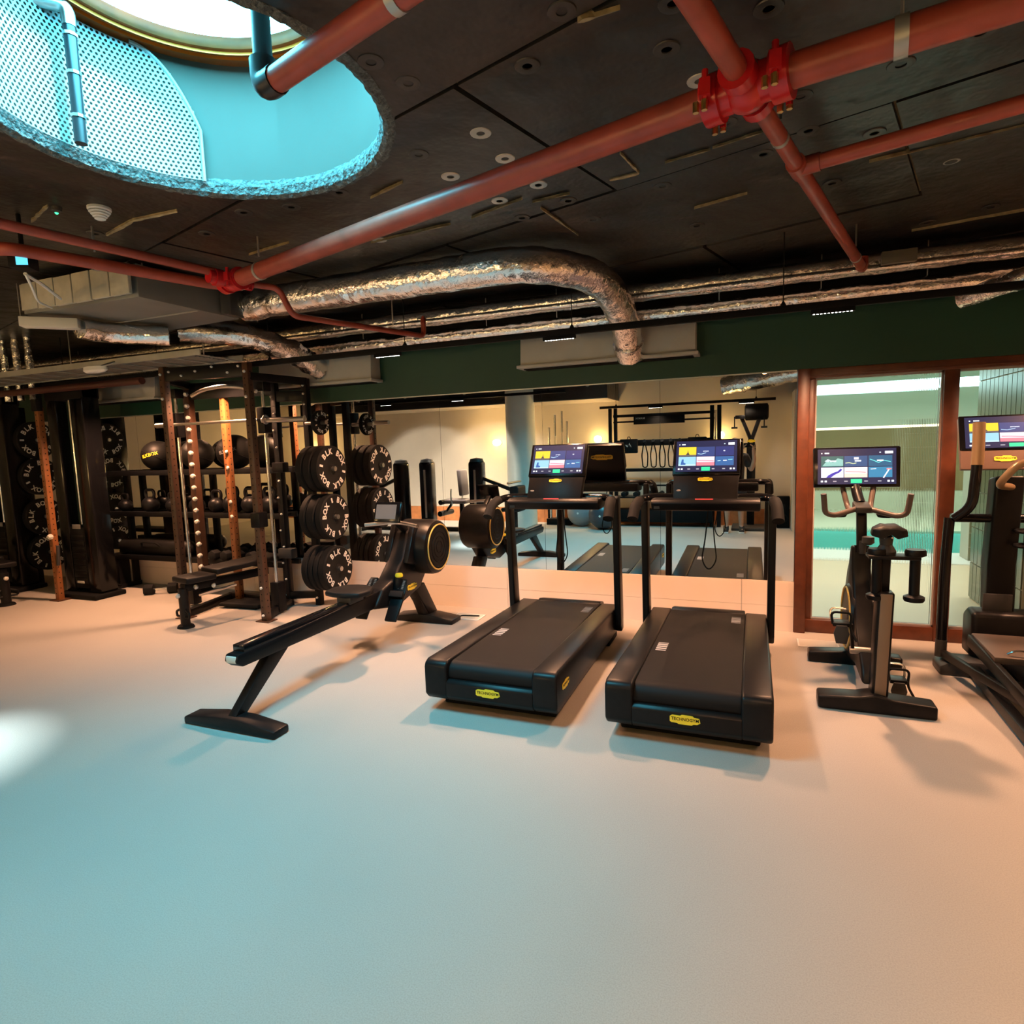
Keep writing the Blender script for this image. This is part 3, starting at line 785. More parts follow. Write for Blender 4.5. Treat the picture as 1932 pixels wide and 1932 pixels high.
# camera head and white wires at the far left edge
sc = thing('ceiling_fixture', 'black ceiling fixture with a square blue lit face at the far left', 'ceiling fixture', (-3.62, 2.17, 2.60))
MB().cbox((0, 0, 0), (.10, .09, .07), Matrix.Rotation(.5, 4, 'Z')).tube([(0, 0, .03), (0, 0, CEIL-2.60)], .012, 8).build('housing', m_['matt_black'], sc, .004)
MB().cbox((.02, -.047, .0), (.055, .006, .045), Matrix.Rotation(.5, 4, 'Z')).build('lens', mat('lens_blue', (.05, .25, .4), .3, emit=(.10, .55, .85), es=.9), sc)
wi = thing('loose_cable', 'loose white cables dangling beside the ventilation unit', 'cable')
MB().tube(fillet([(-3.75, 2.25, 2.58), (-3.82, 2.32, 2.53), (-4.0, 2.45, 2.50), (-4.35, 2.75, 2.56)], .1), .007, 6).build('cable', m_['white'], wi)
MB().tube(fillet([(-3.75, 2.25, 2.58), (-3.95, 2.45, 2.60), (-4.3, 2.78, 2.62)], .1), .010, 6).build('cable', m_['white'], wi)
# smoke detector and small fittings on the ceiling
sd = thing('smoke_detector', 'white louvred smoke detector on the ceiling below the skylight', 'smoke detector', (-3.177, 2.299, CEIL))
MB().lathe([(.055, 0), (.055, -.012), (.050, -.018)], 28).build('base', m_['white'], sd)
dm = MB()
for i in range(4): dm.lathe([(.048-.008*i, -.020-.011*i), (.050-.008*i, -.024-.011*i), (.044-.008*i, -.027-.011*i)], 28)
dm.lathe([(.030, -.018), (.024, -.055), (.012, -.062), (.0, -.063)], 20)
dm.build('louvres', m_['white'], sd)
mi = thing('ceiling_indicator', 'small ceiling disc with a green light left of the smoke detector', 'indicator', (-3.36, 2.20, CEIL))
MB().lathe([(.028, 0), (.024, -.02), (.010, -.028)], 18).build('body', m_['dark_grey'], mi)
MB().lathe([(.010, -.027), (.006, -.034), (.0, -.035)], 12).build('lamp', mat('green_lamp', (.1, .6, .3), .4, emit=(.05, .8, .35), es=1.2), mi)

# ---- track lights
LEDROW = []
def track(x0, x1, y, z, mods, lab, power, tgt_dy, zc=CEIL, col=(1., .66, .44), size=105):
    t = thing('track_rail', lab, 'track light rail', ((x0+x1)/2, y, z)); hw = (x1-x0)/2
    MB().box(-hw, hw, -.018, .018, 0, .045).build('rail', m_['matt_black'], t, .002)
    n = max(2, int((x1-x0)/1.25))
    for i in range(n):
        xx = -hw+.3+(2*hw-.6)*i/(n-1)
        MB().tube([(xx, 0, .05), (xx, 0, zc-z)], .0035, 6).lathe([(.02, .045), (.016, .055), (.005, .075)], 10, Matrix.Translation((xx, 0, 0))).build('suspension', m_['matt_black'], t)
    for k, (mx, lb) in enumerate(mods):
        o = thing('track_light', lb, 'track light', (mx, y, z))
        MB().box(-.125, .125, -.016, .016, -.028, -.001).build('housing', m_['matt_black'], o, .002)
        d = MB()
        for i in range(11): d.lathe([(.0, -.0298), (.0056, -.0292), (.0056, -.027)], 8, Matrix.Translation((-.105+.021*i, 0, 0)), cap=False)
        d.build('led_row', m_['led'], o)
        spot('track_light_lamp', (mx, y, z-.04), (mx, y+tgt_dy, 0), power*(1.25 if mx < -4 and y > 4 else 1), col, size, .85, .06)
track(-8.6, 3.3, 4.4, 2.345, [(-1.335, 'lit row of LEDs on the ceiling rail above the first treadmill'), (.46, 'lit row of LEDs on the ceiling rail near the glazing'),
      (-2.82, 'lit row of LEDs on the rail above the rowing machine'), (-4.79, 'lit row of LEDs on the rail above the power rack'), (-6.1, 'lit row of LEDs on the rail above the cable machine'), (2.1, 'lit row of LEDs on the rail above the cross trainer')],
      'long black suspended light rail along the mirror wall', 158, .25, col=(1., .50, .27), size=132)
track(-2.6, .35, -.62, 2.16, [(-1.6, 'lit row of LEDs on the short rail behind the camera, left'), (-.1, 'lit row of LEDs on the short rail behind the camera, right')],
      'short black suspended light rail over the wall rig, seen in the mirror', 24, .1, col=(1., .72, .50), size=120)
track(-7.2, -2.9, .55, 2.40, [(-6.4, 'lit row of LEDs on the rail over the strength machines, left'), (-4.9, 'lit row of LEDs on the rail over the strength machines, right')],
      'black suspended light rail over the strength machines, seen in the mirror', 330, -1.6, col=(1., .90, .76), size=96)
track(-1.2, 1.6, .85, 2.55, [(.15, 'row of LEDs added as floor fill on the unseen rail above the camera, left'), (1.25, 'row of LEDs added as floor fill on the unseen rail above the camera, right')],
      'unseen light rail added just above the camera to fill the front floor', 50, 1.3, col=(1., .50, .22), size=120)  # unseen rail added to warm and brighten the front floor
track(1.7, 3.4, 1.7, 2.55, [(2.3, 'lit row of LEDs on the rail right of the camera')], 'black suspended light rail to the right of the camera', 210, -.5, col=(1., .47, .17), size=110)

# ================================================================== MACHINES
BADGE = [(-.5, -.28), (-.44, -.40), (-.26, -.40), (-.22, -.5), (.22, -.5), (.28, -.38), (.40, -.36), (.5, -.18), (.46, .26), (.30, .30), (.24, .44), (-.10, .46), (-.16, .34), (-.42, .36), (-.5, .2)]
TXT = {}
def badge(parent, M, w_, h_=None, name='maker_badge', text=True):
    """yellow stepped maker's badge with dark lettering; M maps badge plane (x right, y up, z out)"""
    h_ = h_ or w_*.36
    b = MB().prism([(x*w_, y*h_) for x, y in BADGE], 'z', 0, .003, M).build(name, m_['yellow'], parent, smooth=False)
    b['label'] = 'yellow badge with dark lettering'
    if text:
        if 'tg' not in TXT: TXT['tg'] = text_mesh('TECHNOGYM', .148, .0004, bold=.012)
        mb = MB(); mesh_into(mb, TXT['tg'], M @ Matrix.Translation((0, 0, .0034)) @ Matrix.Diagonal((w_*.98, w_*.98, 1, 1)))
        mb.build('lettering', m_['matt_black'], b, smooth=False)
    return b
EM = {}
def em(col, s=1.):
    k = (col, s)
    if k not in EM: EM[k] = mat('screen_%d' % len(EM), (.01, .01, .012), .25, emit=col, es=s)
    return EM[k]
def display(parent, M, w_, h_, kind):
    """screen face in plane M (x right, y up, z towards viewer), size w_ x h_"""
    sc = MB().box(-w_/2, w_/2, -h_/2, h_/2, 0, .002, M).build('screen', em((.012, .016, .05), 1.), parent, smooth=False)
    def q(x0, x1, y0, y1, col, s=1., z=.0024, nm='screen_tile'):
        MB().box((x0-.5)*w_, (x1-.5)*w_, (y0-.5)*h_, (y1-.5)*h_, 0, z, M).build(nm, em(col, s), sc, smooth=False)
    def line(pts, col, s=1., r=.006):
        P = [((x-.5)*w_, (y-.5)*h_) for x, y in pts]; mb = MB()
        for a, b in zip(P, P[1:]):
            d = Vector((b[0]-a[0], b[1]-a[1], 0)); n_ = Vector((-d.y, d.x, 0)).normalized()*r*h_*1.4
            mb.add([(a[0]-n_.x, a[1]-n_.y, .0030), (b[0]-n_.x, b[1]-n_.y, .0030), (b[0]+n_.x, b[1]+n_.y, .0030), (a[0]+n_.x, a[1]+n_.y, .0030)], [(0, 1, 2, 3)], M)
        mb.build('screen_graph', em(col, s), sc, smooth=False)
    def blob(pts, col, s=1., z=.0031):
        MB().prism([((x-.5)*w_, (y-.5)*h_) for x, y in pts], 'z', 0, z, M).build('screen_picture', em(col, s), sc, smooth=False)
    c = [(.045, .335), (.345, .64), (.655, .95)]; ry = (.50, .80); rz_ = (.19, .48)
    if kind == 'bike':
        q(*c[0], *ry, (.02, .10, .10)); blob([(.06, .52), (.12, .68), (.20, .62), (.26, .74), (.33, .70), (.33, .52)], (.20, .42, .38)); blob([(.09, .66), (.13, .72), (.17, .69), (.14, .63)], (.55, .75, .78), .8, .0034)
        q(*c[1], *ry, (.025, .07, .17)); q(*c[2], *ry, (.02, .09, .17))
        line([(.36, .60), (.41, .61), (.46, .58), (.50, .60)], (.65, .8, .35), 1.); line([(.67, .70), (.72, .66), (.78, .60), (.84, .66), (.93, .62)], (.15, .7, .65), 1.)
        q(*c[0], *rz_, (.75, .75, .95)); blob([(.11, .19), (.14, .26), (.20, .33), (.26, .37), (.30, .45), (.32, .41), (.28, .33), (.22, .27), (.17, .19)], (.04, .03, .30))
        q(*c[1], *rz_, (.80, .68, .68)); q(.345, .64, .19, .30, (.85, .55, .45), z=.0027); line([(.36, .36), (.62, .33)], (.5, .1, .1))
        q(*c[2], *rz_, (.03, .18, .32)); line([(.68, .42), (.75, .43)], (.7, .8, .9)); line([(.88, .42), (.94, .42)], (.8, .2, .2), r=.012); line([(.91, .41), (.84, .17)], (.75, .75, .8), r=.012)
        for y in (.66,):
            for x in (.52, .20, .80): q(x-.04, x+.04, y-.02, y+.02, (.8, .85, .9), .9, .0036)
        q(.47, .53, .70, .76, (.8, .75, .85), .9, .0036)
    else:
        q(*c[0], *ry, (.85, .50, .03)); blob([(.16, .54), (.19, .62), (.195, .72), (.205, .62), (.23, .54)], (.06, .05, .04)); q(.045, .335, .50, .545, (.12, .10, .09), z=.0028)
        q(*c[1], *ry, (.03, .05, .16)); q(*c[2], *ry, (.02, .03, .13))
        q(*c[0], *rz_, (.25, .48, .66)); blob([(.08, .22), (.10, .40), (.13, .40), (.13, .30), (.17, .26), (.16, .22)], (.03, .10, .30)); q(.045, .335, .19, .235, (.42, .62, .72), z=.0028)
        q(*c[1], *rz_, (.72, .56, .66)); q(.345, .64, .19, .30, (.60, .18, .22), z=.0028); line([(.36, .36), (.44, .355), (.63, .33)], (.5, .05, .08))
        q(*c[2], *rz_, (.03, .10, .26)); line([(.69, .33), (.74, .34)], (.5, .8, .8)); q(.78, .84, .33, .36, (.8, .85, .9)); line([(.86, .37), (.93, .375)], (.2, .6, .6))
        line([(.36, .58), (.42, .56), (.47, .59), (.50, .60)], (.4, .6, .8)); q(.45, .54, .64, .67, (.8, .85, .95)); q(.78, .81, .64, .68, (.8, .85, .95))
    q(.045, .06, .87, .90, (.8, .85, .9)); q(.09, .15, .87, .905, (.8, .85, .9)); q(.86, .96, .85, .92, (.8, .88, .9), 1.1, nm='screen_button'); q(.79, .81, .87, .90, (.5, .6, .7))
    q(.43, .57, .03, .145, (.03, .72, .25), 1.1, nm='screen_button')
    for x in (.04, .09, .89, .94): q(x, x+.03, .06, .11, (.75, .78, .8))
    for x in (.20, .345, .60, .77): q(x, x+.045, .07, .10, (.35, .35, .38))
    return sc

def treadmill(lab, loc):
    t = thing('treadmill', lab, 'treadmill', loc, 0, 'treadmills facing the mirror'); t.scale = (.957, 1, 1)
    side = [(.03, .075), (.0, .11), (.0, .272), (.012, .300), (.045, .314), (1.66, .270), (1.75, .232), (1.76, .11), (1.73, .075)]
    for sg in (-1, 1):
        a, b = sorted((sg*.275, sg*.427))
        MB().prism(side, 'x', a, b).build('side_rail', m_['graphite'], t, .014, seg=3)
    # rear shell wrapping the roller
    MB().prism([(.03, .075), (.0, .11), (.0, .185), (.02, .205), (.10, .205), (.13, .075)], 'x', -.280, .280).build('rear_cover', m_['graphite'], t, .006)
    bp = [(1.66, .270), (.14, .296)]+[(.098-.070*sin(a), .230+.066*cos(a)) for a in [0, .3, .6, .9, 1.2, 1.5, 1.8, 2.1]]+[(.08, .16), (1.66, .16)]
    belt = MB().prism(bp, 'x', -.2735, .2735).build('running_belt', m_['belt'], t, smooth=True)
    MB().box(-.2735, .2735, .1, 1.6, .10, .165).build('deck', m_['matt_black'], t)
    for (mx, my) in ((-.215, .62), (.215, 1.36)):
        mk = MB()
        z = lambda y: .2966-(y-.14)*.0171
        yy = my
        for dy, wd in ((0, .014), (.028, .026), (.066, .026), (.104, .026), (.142, .014)):
            mk = MB(); x0, x1 = mx-.032, mx+.032
            mk.add([(x0, yy+dy, z(yy+dy)+.0008), (x1, yy+dy, z(yy+dy)+.0008), (x1, yy+dy+wd, z(yy+dy+wd)+.0008), (x0, yy+dy+wd, z(yy+dy+wd)+.0008)], [(0, 1, 2, 3)])
            mk.build('belt_mark', mat('mark_grey', (.42, .40, .39), .6), belt, smooth=False)
    MB().prism([(1.60, .10), (1.60, .266), (1.66, .282), (1.76, .262), (1.82, .20), (1.82, .10)], 'x', -.274, .274).build('motor_cover', m_['black'], t, .01)
    MB().box(-.37, .37, .14, .50, 0, .10).build('rear_foot', m_['matt_black'], t, .01)  # support foot, placed so its black face also reads as the shadow below
    MB().box(-.40, .40, 1.42, 1.70, 0, .12).build('front_foot', m_['matt_black'], t, .01)
    for sg in (-1, 1):
        MB().prism([(1.60, .10), (1.54, .09), (1.49, .15), (1.44, 1.14), (1.53, 1.15), (1.60, .26)], 'x', sg*.452-.026, sg*.452+.026).build('upright', m_['black'], t, .012, seg=3)
    hp = fillet([(-.475, 1.12, 1.045), (-.468, 1.20, 1.118), (-.44, 1.41, 1.15), (.44, 1.41, 1.15), (.468, 1.20, 1.118), (.475, 1.12, 1.045)], .10, 8)
    MB().tube(hp, .034, 14, flat=.8).build('handlebar', m_['gloss_black'], t)
    for sg in (-1, 1):
        MB().tube(fillet([(sg*.476, 1.105, 1.025), (sg*.470, 1.19, 1.112), (sg*.458, 1.28, 1.136)], .05, 6), .039, 14, flat=.85).build('grip', m_['rubber'], t)
    MB().prism([(1.28, 1.065), (1.24, 1.12), (1.27, 1.15), (1.52, 1.15), (1.52, 1.07)], 'x', -.37, .37).build('console_tray', m_['black'], t, .012)
    MB().box(-.35, -.31, 1.255, 1.265, 1.08, 1.11).build('tray_pocket', m_['dark_grey'], t)
    # tilted console: local plane at (0,1.60,1.05) leaning back
    th = rad(27); M = Matrix.Translation((0, 1.295, 1.14)) @ Matrix.Rotation(pi/2-th, 4, 'X') @ Matrix.Diagonal((.89, .83, 1, 1))     # x right, y up the face, z towards the runner
    con = MB().prism([(-.245, 0), (.245, 0), (.252, .20), (.258, .235), (.258, .535), (.247, .55), (-.247, .55), (-.258, .535), (-.258, .235), (-.252, .20)], 'z', -.055, 0, M).build('console', m_['graphite'], t, .006)
    MB().box(-.262, .262, .225, .552, -.03, .006, M).build('screen_bezel', m_['gloss_black'], t, .006)
    display(t, M @ Matrix.Translation((0, .394, .0065)), .475, .285, 'run')
    badge(t, M @ Matrix.Translation((0, .185, .0008)), .115, .036)
    MB().lathe([(.016, 0), (.012, .003)], 16, M @ Matrix.Translation((-.205, .085, .0)) @ Matrix.Diagonal((1.2, .6, 1, 1))).build('button', m_['mid_grey'], t)
    Mb = M @ Matrix.Translation((0, .40, -.056)) @ Matrix.Rotation(pi, 4, 'Y')
    badge(t, Mb, .26, .075, name='rear_badge')
    badge(t, frame((.0, -.0005, .158), (1, 0, 0), (0, 0, 1)), .155, .052)
    badge(t, frame((.4275, .17, .205), (0, 1, 0), (0, 0, 1)), .13, .05, name='side_badge')
    # cable loop hanging under the tray
    MB().tube(fillet([(.02, 1.36, 1.07), (.0, 1.40, .86), (-.03, 1.42, .70), (.02, 1.42, .62), (.08, 1.40, .70), (.06, 1.40, .86), (.05, 1.38, 1.07)], .12, 6), .005, 6).build('safety_cord', m_['matt_black'], t)
    MB().tube([(-.06, 1.245, 1.150), (.06, 1.245, 1.150)], .004, 6).build('reflection_strip', mat('reflection_red', (.6, .05, .05), .3, emit=(.9, .08, .06), es=.35), t)  # red reflection on the tray edge, drawn as a glowing strip
    return t
treadmill('black treadmill beside the rowing machine, angled away to the right', (-1.38, 3.0, 0))
treadmill('black treadmill nearest the exercise bike and the glazing', (-.30, 3.0, 0))

# ---- rowing machine (y: from the rear foot towards the flywheel)
def rower():
    t = thing('rowing_machine', 'long black rowing machine with a round fan housing ringed in gold', 'rowing machine', (-2.73, 2.49, 0))
    # rear foot and leg
    MB().prism([(-.335, .0), (-.335, .045), (-.10, .075), (.10, .075), (.335, .045), (.335, .0)], 'y', -.075, .045).build('rear_foot', m_['graphite'], t, .012)
    MB().prism([(-.055, .06), (.045, .06), (.50, .40), (.30, .40), (.27, .36)], 'x', -.03, .03).build('rear_leg', m_['graphite'], t, .008)
    # rail
    rail = MB().prism([(.0, .425), (-.015, .385), (.03, .345), (1.42, .335), (1.52, .40), (1.55, .47), (1.35, .462)], 'x', -.05, .05).build('rail', m_['black'], t, .012)
    MB().box(-.036, .036, -.012, .004, .375, .415).build('rail_end_cap', m_['offwhite'], t, .004)
    MB().box(-.042, .042, .05, 1.35, .455-.032, .464-.0).build('rail_track', m_['gloss_black'], t, .003)
    # seat
    MB().prism([(-.15, -.10), (-.17, .02), (-.12, .13), (-.03, .16), (.03, .16), (.12, .13), (.17, .02), (.15, -.10), (.05, -.13), (-.05, -.13)], 'z', .505, .545, Matrix.Translation((0, 1.10, 0))).build('seat', m_['upholstery'], t, .016, seg=3)
    MB().box(-.06, .06, 1.02, 1.18, .45, .51).build('seat_carriage', m_['dark_grey'], t, .006)
    # body beam rising to the fan
    body = [(1.30, .34), (1.62, .28), (1.98, .36), (2.10, .48), (2.16, .62), (2.02, .90), (1.86, .86), (1.74, .67), (1.56, .51), (1.42, .47)]
    MB().prism(body, 'x', -.075, .075).build('body', m_['graphite'], t, .02, seg=3)
    # fan housing: axis along x
    C = (2.06, .705); Mx = Matrix.Translation((0, C[0], C[1])) @ Matrix.Rotation(pi/2, 4, 'Y')
    MB().lathe([(.17, -.13), (.220, -.115), (.236, -.085), (.236, .175), (.226, .212), (.195, .228)], 48, Mx).build('fan_housing', m_['graphite'], t)
    for sg, nm in ((1, .230), (-1, -.132)):
        MB().ring((nm, C[0], C[1]), (1, 0, 0), .194 if sg > 0 else .175, .0065, 48, 8).build('gold_ring', m_['ring_gold'], t)
    grill = MB().lathe([(.0, .224), (.188, .224), (.19, .229)], 48, Mx).build('fan_grille', m_['matt_black'], t)
    for r in (.05, .09, .13, .17):
        MB().ring((.231, C[0], C[1]), (1, 0, 0), r, .0022, 36, 5).build('grille_ring', m_['black'], grill)
    # yoke
    MB().prism([(1.72, .62), (1.92, .56), (1.96, .88), (1.86, .92)], 'x', -.115, -.065).prism([(1.72, .62), (1.92, .56), (1.96, .88), (1.86, .92)], 'x', .065, .115).build('side_cheeks', m_['black'], t, .01)
    # front leg and foot
    MB().prism([(1.92, .36), (2.08, .38), (2.30, .06), (2.16, .06)], 'x', -.055, .055).build('front_leg', m_['graphite'], t, .010)
    MB().prism([(1.98, .30), (2.03, .30), (2.16, .07), (2.11, .07)], 'x', -.045, .045).build('front_strut', m_['graphite'], t, .006)
    MB().prism([(-.30, .0), (-.30, .045), (-.08, .075), (.08, .075), (.30, .045), (.30, .0)], 'y', 2.10, 2.28).build('front_foot', m_['graphite'], t, .012)
    # foot plates
    for sg in (-1, 1):
        Mp = Matrix.Translation((sg*.135, 1.50, .36)) @ Matrix.Rotation(rad(-38), 4, 'X')
        p = MB().prism([(-.05, -.17), (.05, -.17), (.058, .10), (.035, .19), (-.035, .19), (-.058, .10)], 'y', -.012, .012, Mp).build('footplate', m_['black'], t, .006)
        MB().prism([(-.06, .02), (.06, .02), (.06, .07), (-.06, .07)], 'y', -.045, -.028, Mp).build('foot_strap', m_['rubber'], p, .004)
        st = MB()
        for i in range(6): st.box(-.03, -.012, -.014, -.0125, .10+i*.013, .107+i*.013, Mp).box(.012, .03, -.014, -.0125, .10+i*.013, .107+i*.013, Mp)
        o = st.build('foot_scale', m_['mid_grey'], p, smooth=False); o['kind'] = 'stuff'
    # drive lever with the yellow knob
    MB().tube([(.10, 1.58, .44), (.105, 1.60, .52)], .035, 14).build('lever_housing', m_['black'], t)
    MB().lathe([(.0, .028), (.026, .026), (.032, .012), (.030, 0), (.02, -.006)], 20, Matrix.Translation((.105, 1.60, .535))).build('lever_knob', m_['yellow'], t)
    # display, handle
    MB().bar((0, 1.90, .86), (0, 1.72, .99), .05, .04).build('display_arm', m_['black'], t, .006)
    Md = Matrix.Translation((-.02, 1.68, 1.045)) @ Matrix.Rotation(rad(72), 4, 'X')
    MB().box(-.125, .125, -.085, .085, -.02, .012, Md).build('display', m_['gloss_black'], t, .012)
    MB().box(-.105, .085, -.06, .06, .0125, .014, Md).build('display_screen', mat('lcd', (.22, .20, .20), .25), t)
    hb = MB().tube(fillet([(-.25, 1.68, .935), (-.05, 1.75, .95), (.05, 1.75, .95), (.25, 1.68, .935)], .08), .016, 10).build('handle', m_['steel'], t)
    MB().tube([(0, 1.75, .95), (0, 2.05, .84)], .012, 8).build('handle_strap', m_['black'], t)
    badge(t, frame((.0755, 1.84, .40), (0, 1, 0), (0, .12, 1)), .15, .055)
    tm = text_mesh('6', .045, .0004, bold=.01); mb = MB(); mesh_into(mb, tm, frame((.03, 1.745, .575), (1, 0, 0), (0, .8, .6))); mb.build('lettering', m_['white'], t, smooth=False)
    return t
rower()

# ---- exercise bike (y from the rear foot towards the glazing)
def bike():
    t = thing('exercise_bike', 'dark indoor cycling bike with a wide lit screen in front of the glazing', 'exercise bike', (.655, 3.78, 0))
    for y0, y1, nm, w_ in ((-.06, .07, 'rear_foot', .29), (.72, .83, 'front_foot', .28)):
        MB().prism([(-w_, .0), (-w_, .075), (-.09, .088), (0, .11), (.09, .088), (w_, .075), (w_, .0)], 'y', y0, y1).build(nm, m_['graphite'], t, .014, seg=3)
    # rear tube (seat mast), leaning towards the rider
    MB().prism([(-.02, .07), (.09, .07), (-.0, .70), (-.10, .70)], 'x', -.02, .062).build('seat_tube', m_['black'], t, .010)
    MB().prism([(-.026, .075), (.0, .075), (-.09, .695), (-.112, .695)], 'x', -.006, .050).build('seat_tube_face', mat('bronze_face', (.22, .16, .11), .45, .2), t, .004)
    MB().prism([(-.045, .69), (.0, .69), (-.02, .90), (-.065, .90)], 'x', .0, .045).build('seat_post', m_['black'], t, .006)
    # accessory plate with two dumbbells hanging
    MB().prism([(-.10, -.06), (.14, -.06), (.14, .05), (-.10, .05)], 'z', .885, .905, Matrix.Translation((.03, -.06, 0))).build('weight_holder', m_['black'], t, .006)
    MB().lathe([(.045, .90), (.05, .92), (.03, .955), (.035, 1.0)], 16, Matrix.Translation((.02, -.05, 0))).build('saddle_clamp', m_['dark_grey'], t)
    # saddle: nose to the front
    sv = []; 
    def sect(y, w_, h_, z): return [(-w_, y, z-.035), (-w_*.92, y, z-.0), (-w_*.45, y, z+h_), (0, y, z+h_*.75), (w_*.45, y, z+h_), (w_*.92, y, z), (w_, y, z-.035), (w_*.6, y, z-.045), (0, y, z-.02), (-w_*.6, y, z-.045)]
    secs = [sect(-.16, .055, .006, 1.045), sect(-.14, .085, .016, 1.05), sect(-.06, .078, .022, 1.052), sect(.02, .045, .018, 1.045), sect(.10, .026, .014, 1.035), sect(.135, .014, .006, 1.025)]
    mb = MB(); n = 10
    for s_ in secs: mb.v += [(x+.02, y, z) for x, y, z in s_]
    for i in range(len(secs)-1):
        for k in range(n): k2 = (k+1) % n; mb.f.append((i*n+k, i*n+k2, (i+1)*n+k2, (i+1)*n+k))
    mb.f += [tuple(range(n-1, -1, -1)), tuple(range((len(secs)-1)*n, len(secs)*n))]
    MB.build(mb, 'saddle', m_['upholstery'], t, .006, angle=60)
    MB().tube([(.0, -.10, 1.0), (.0, .08, 1.015)], .006, 6).tube([(.04, -.10, 1.0), (.04, .08, 1.015)], .006, 6).build('saddle_rails', m_['steel'], t)
    # main frame with flywheel guard
    frame_ = [(.80, .08), (.86, .30), (.84, .52), (.76, .66), (.70, .72), (.64, .84), (.56, .84), (.56, .70), (.46, .52), (.30, .34), (.10, .20), (.06, .12), (.35, .14), (.62, .09)]
    MB().prism(frame_, 'x', -.055, .055).build('main_frame', m_['graphite'], t, .016, seg=3)
    Mx = Matrix.Translation((0, .62, .36)) @ Matrix.Rotation(pi/2, 4, 'Y')
    MB().lathe([(.10, -.075), (.215, -.07), (.225, -.05), (.225, .05), (.215, .07), (.10, .075)], 40, Mx).build('flywheel_guard', m_['graphite'], t)
    MB().ring((-.074, .62, .36), (1, 0, 0), .20, .006, 40, 6).build('guard_ring', m_['ring_gold'], t)
    MB().prism([(.50, .82), (.60, .82), (.34, .30), (.25, .33)], 'x', .056, .070).build('bright_fairing', mat('fairing_cream', (.62, .50, .30), .35, .3), t, .006)
    MB().tube([(.0, .545, .80), (.0, .545, .88)], .02, 12).lathe([(.018, .86), (.036, .875), (.034, .91), (.016, .915)], 16, Matrix.Translation((.025, .52, 0))).build('resistance_knob', m_['dark_grey'], t)
    # crank with pedals
    MB().tube([(-.10, .22, .27), (.10, .22, .27)], .022, 12).build('crank_axle', m_['steel'], t)
    for sg, dy, dz in ((-1, -.02, .165), (1, .02, -.165)):
        MB().bar((sg*.085, .22, .27), (sg*.10, .22+dy, .27+dz), .018, .03).build('crank_arm', m_['graphite'], t, .004)
        px, py, pz = sg*.155, .22+dy, .27+dz
        p = MB().box(px-.045, px+.045, py-.045, py+.045, pz-.012, pz+.012).build('pedal', m_['black'], t, .005)
        MB().tube(fillet([(px-.045, py+.05, pz), (px-.05, py+.08, pz+.07), (px+.05, py+.08, pz+.07), (px+.045, py+.05, pz)], .03), .006, 6).build('toe_cage', m_['chrome'], p)
        MB().tube(fillet([(px-.045, py-.03, pz), (px-.055, py-.02, pz+.07), (px+.055, py-.02, pz+.07), (px+.045, py-.03, pz-.02), (px+.08, py-.06, pz-.09)], .03), .007, 6, flat=.5).build('toe_strap', m_['rubber'], p)
        MB().prism([(-.028, -.11), (.028, -.11), (.042, -.05), (.028, 0), (-.028, 0), (-.042, -.05)], 'y', py-.058, py-.046, Matrix.Translation((px, 0, pz))).build('pedal_weight', m_['dark_grey'], p, .004)
    # handlebar mast and bars
    MB().prism([(.555, .82), (.605, .82), (.66, 1.07), (.61, 1.07)], 'x', -.028, .028).build('bar_post', m_['black'], t, .008)
    MB().tube([(0, .575, .80), (0, .583, .845)], .042, 14).build('post_collar', m_['black'], t)
    MB().prism([(.54, 1.055), (.54, 1.095), (.70, 1.12), (.70, 1.07)], 'x', -.045, .045).build('bar_stem', m_['dark_grey'], t, .010)
    bar = mat('bar_grip', (.10, .075, .065), .4)
    MB().tube(fillet([(-.235, .47, 1.185), (-.222, .49, 1.06), (-.17, .50, 1.045), (0, .60, 1.09), (.17, .50, 1.045), (.222, .49, 1.06), (.235, .47, 1.185)], .05, 6), .017, 12).build('handlebar', bar, t)
    for sg in (-1, 1):
        MB().tube(fillet([(sg*.06, .66, 1.06), (sg*.065, .74, 1.075), (sg*.09, .80, 1.20)], .04, 6), .017, 12).build('aero_bar', bar, t)
        MB().lathe([(.0, 0), (.045, .004), (.055, .022), (.052, .026)], 20, Matrix.Translation((sg*.135, .62, 1.02))).build('elbow_pad', m_['rubber'], t)
    # dumbbells on the holder
    for sx in (-.02, .155):
        d = MB().tube([(sx, -.06, .68), (sx, -.06, .90)], .026, 14).build('hand_weight', m_['black'], t)
        MB().lathe([(.045, .655), (.05, .665), (.05, .68), (.03, .69)], 18, Matrix.Translation((sx, -.06, 0))).lathe([(.03, .895), (.05, .905), (.05, .925), (.045, .935)], 18, Matrix.Translation((sx, -.06, 0))).build('weight_heads', m_['black'], d)
    # screen
    MB().tube(fillet([(0, .68, 1.10), (-.01, .76, 1.16), (-.02, .83, 1.26)], .05), .032, 12).build('screen_neck', m_['black'], t)
    Ms = Matrix.Translation((-.015, .79, 1.335)) @ Matrix.Rotation(rad(3), 4, 'Z') @ Matrix.Rotation(rad(82), 4, 'X') @ Matrix.Diagonal((.92, .92, 1, 1))
    MB().prism([(-.275, -.145), (.275, -.145), (.278, .14), (.270, .147), (-.270, .147), (-.278, .14)], 'z', -.03, .004, Ms).build('screen_bezel', m_['gloss_black'], t, .008)
    display(t, Ms @ Matrix.Translation((0, .005, .0045)), .50, .255, 'bike')
    MB().box(-.03, .03, -.150, -.140, -.006, .010, Ms).build('camera_clip', m_['offwhite'], t, .003)
    return t
bike()

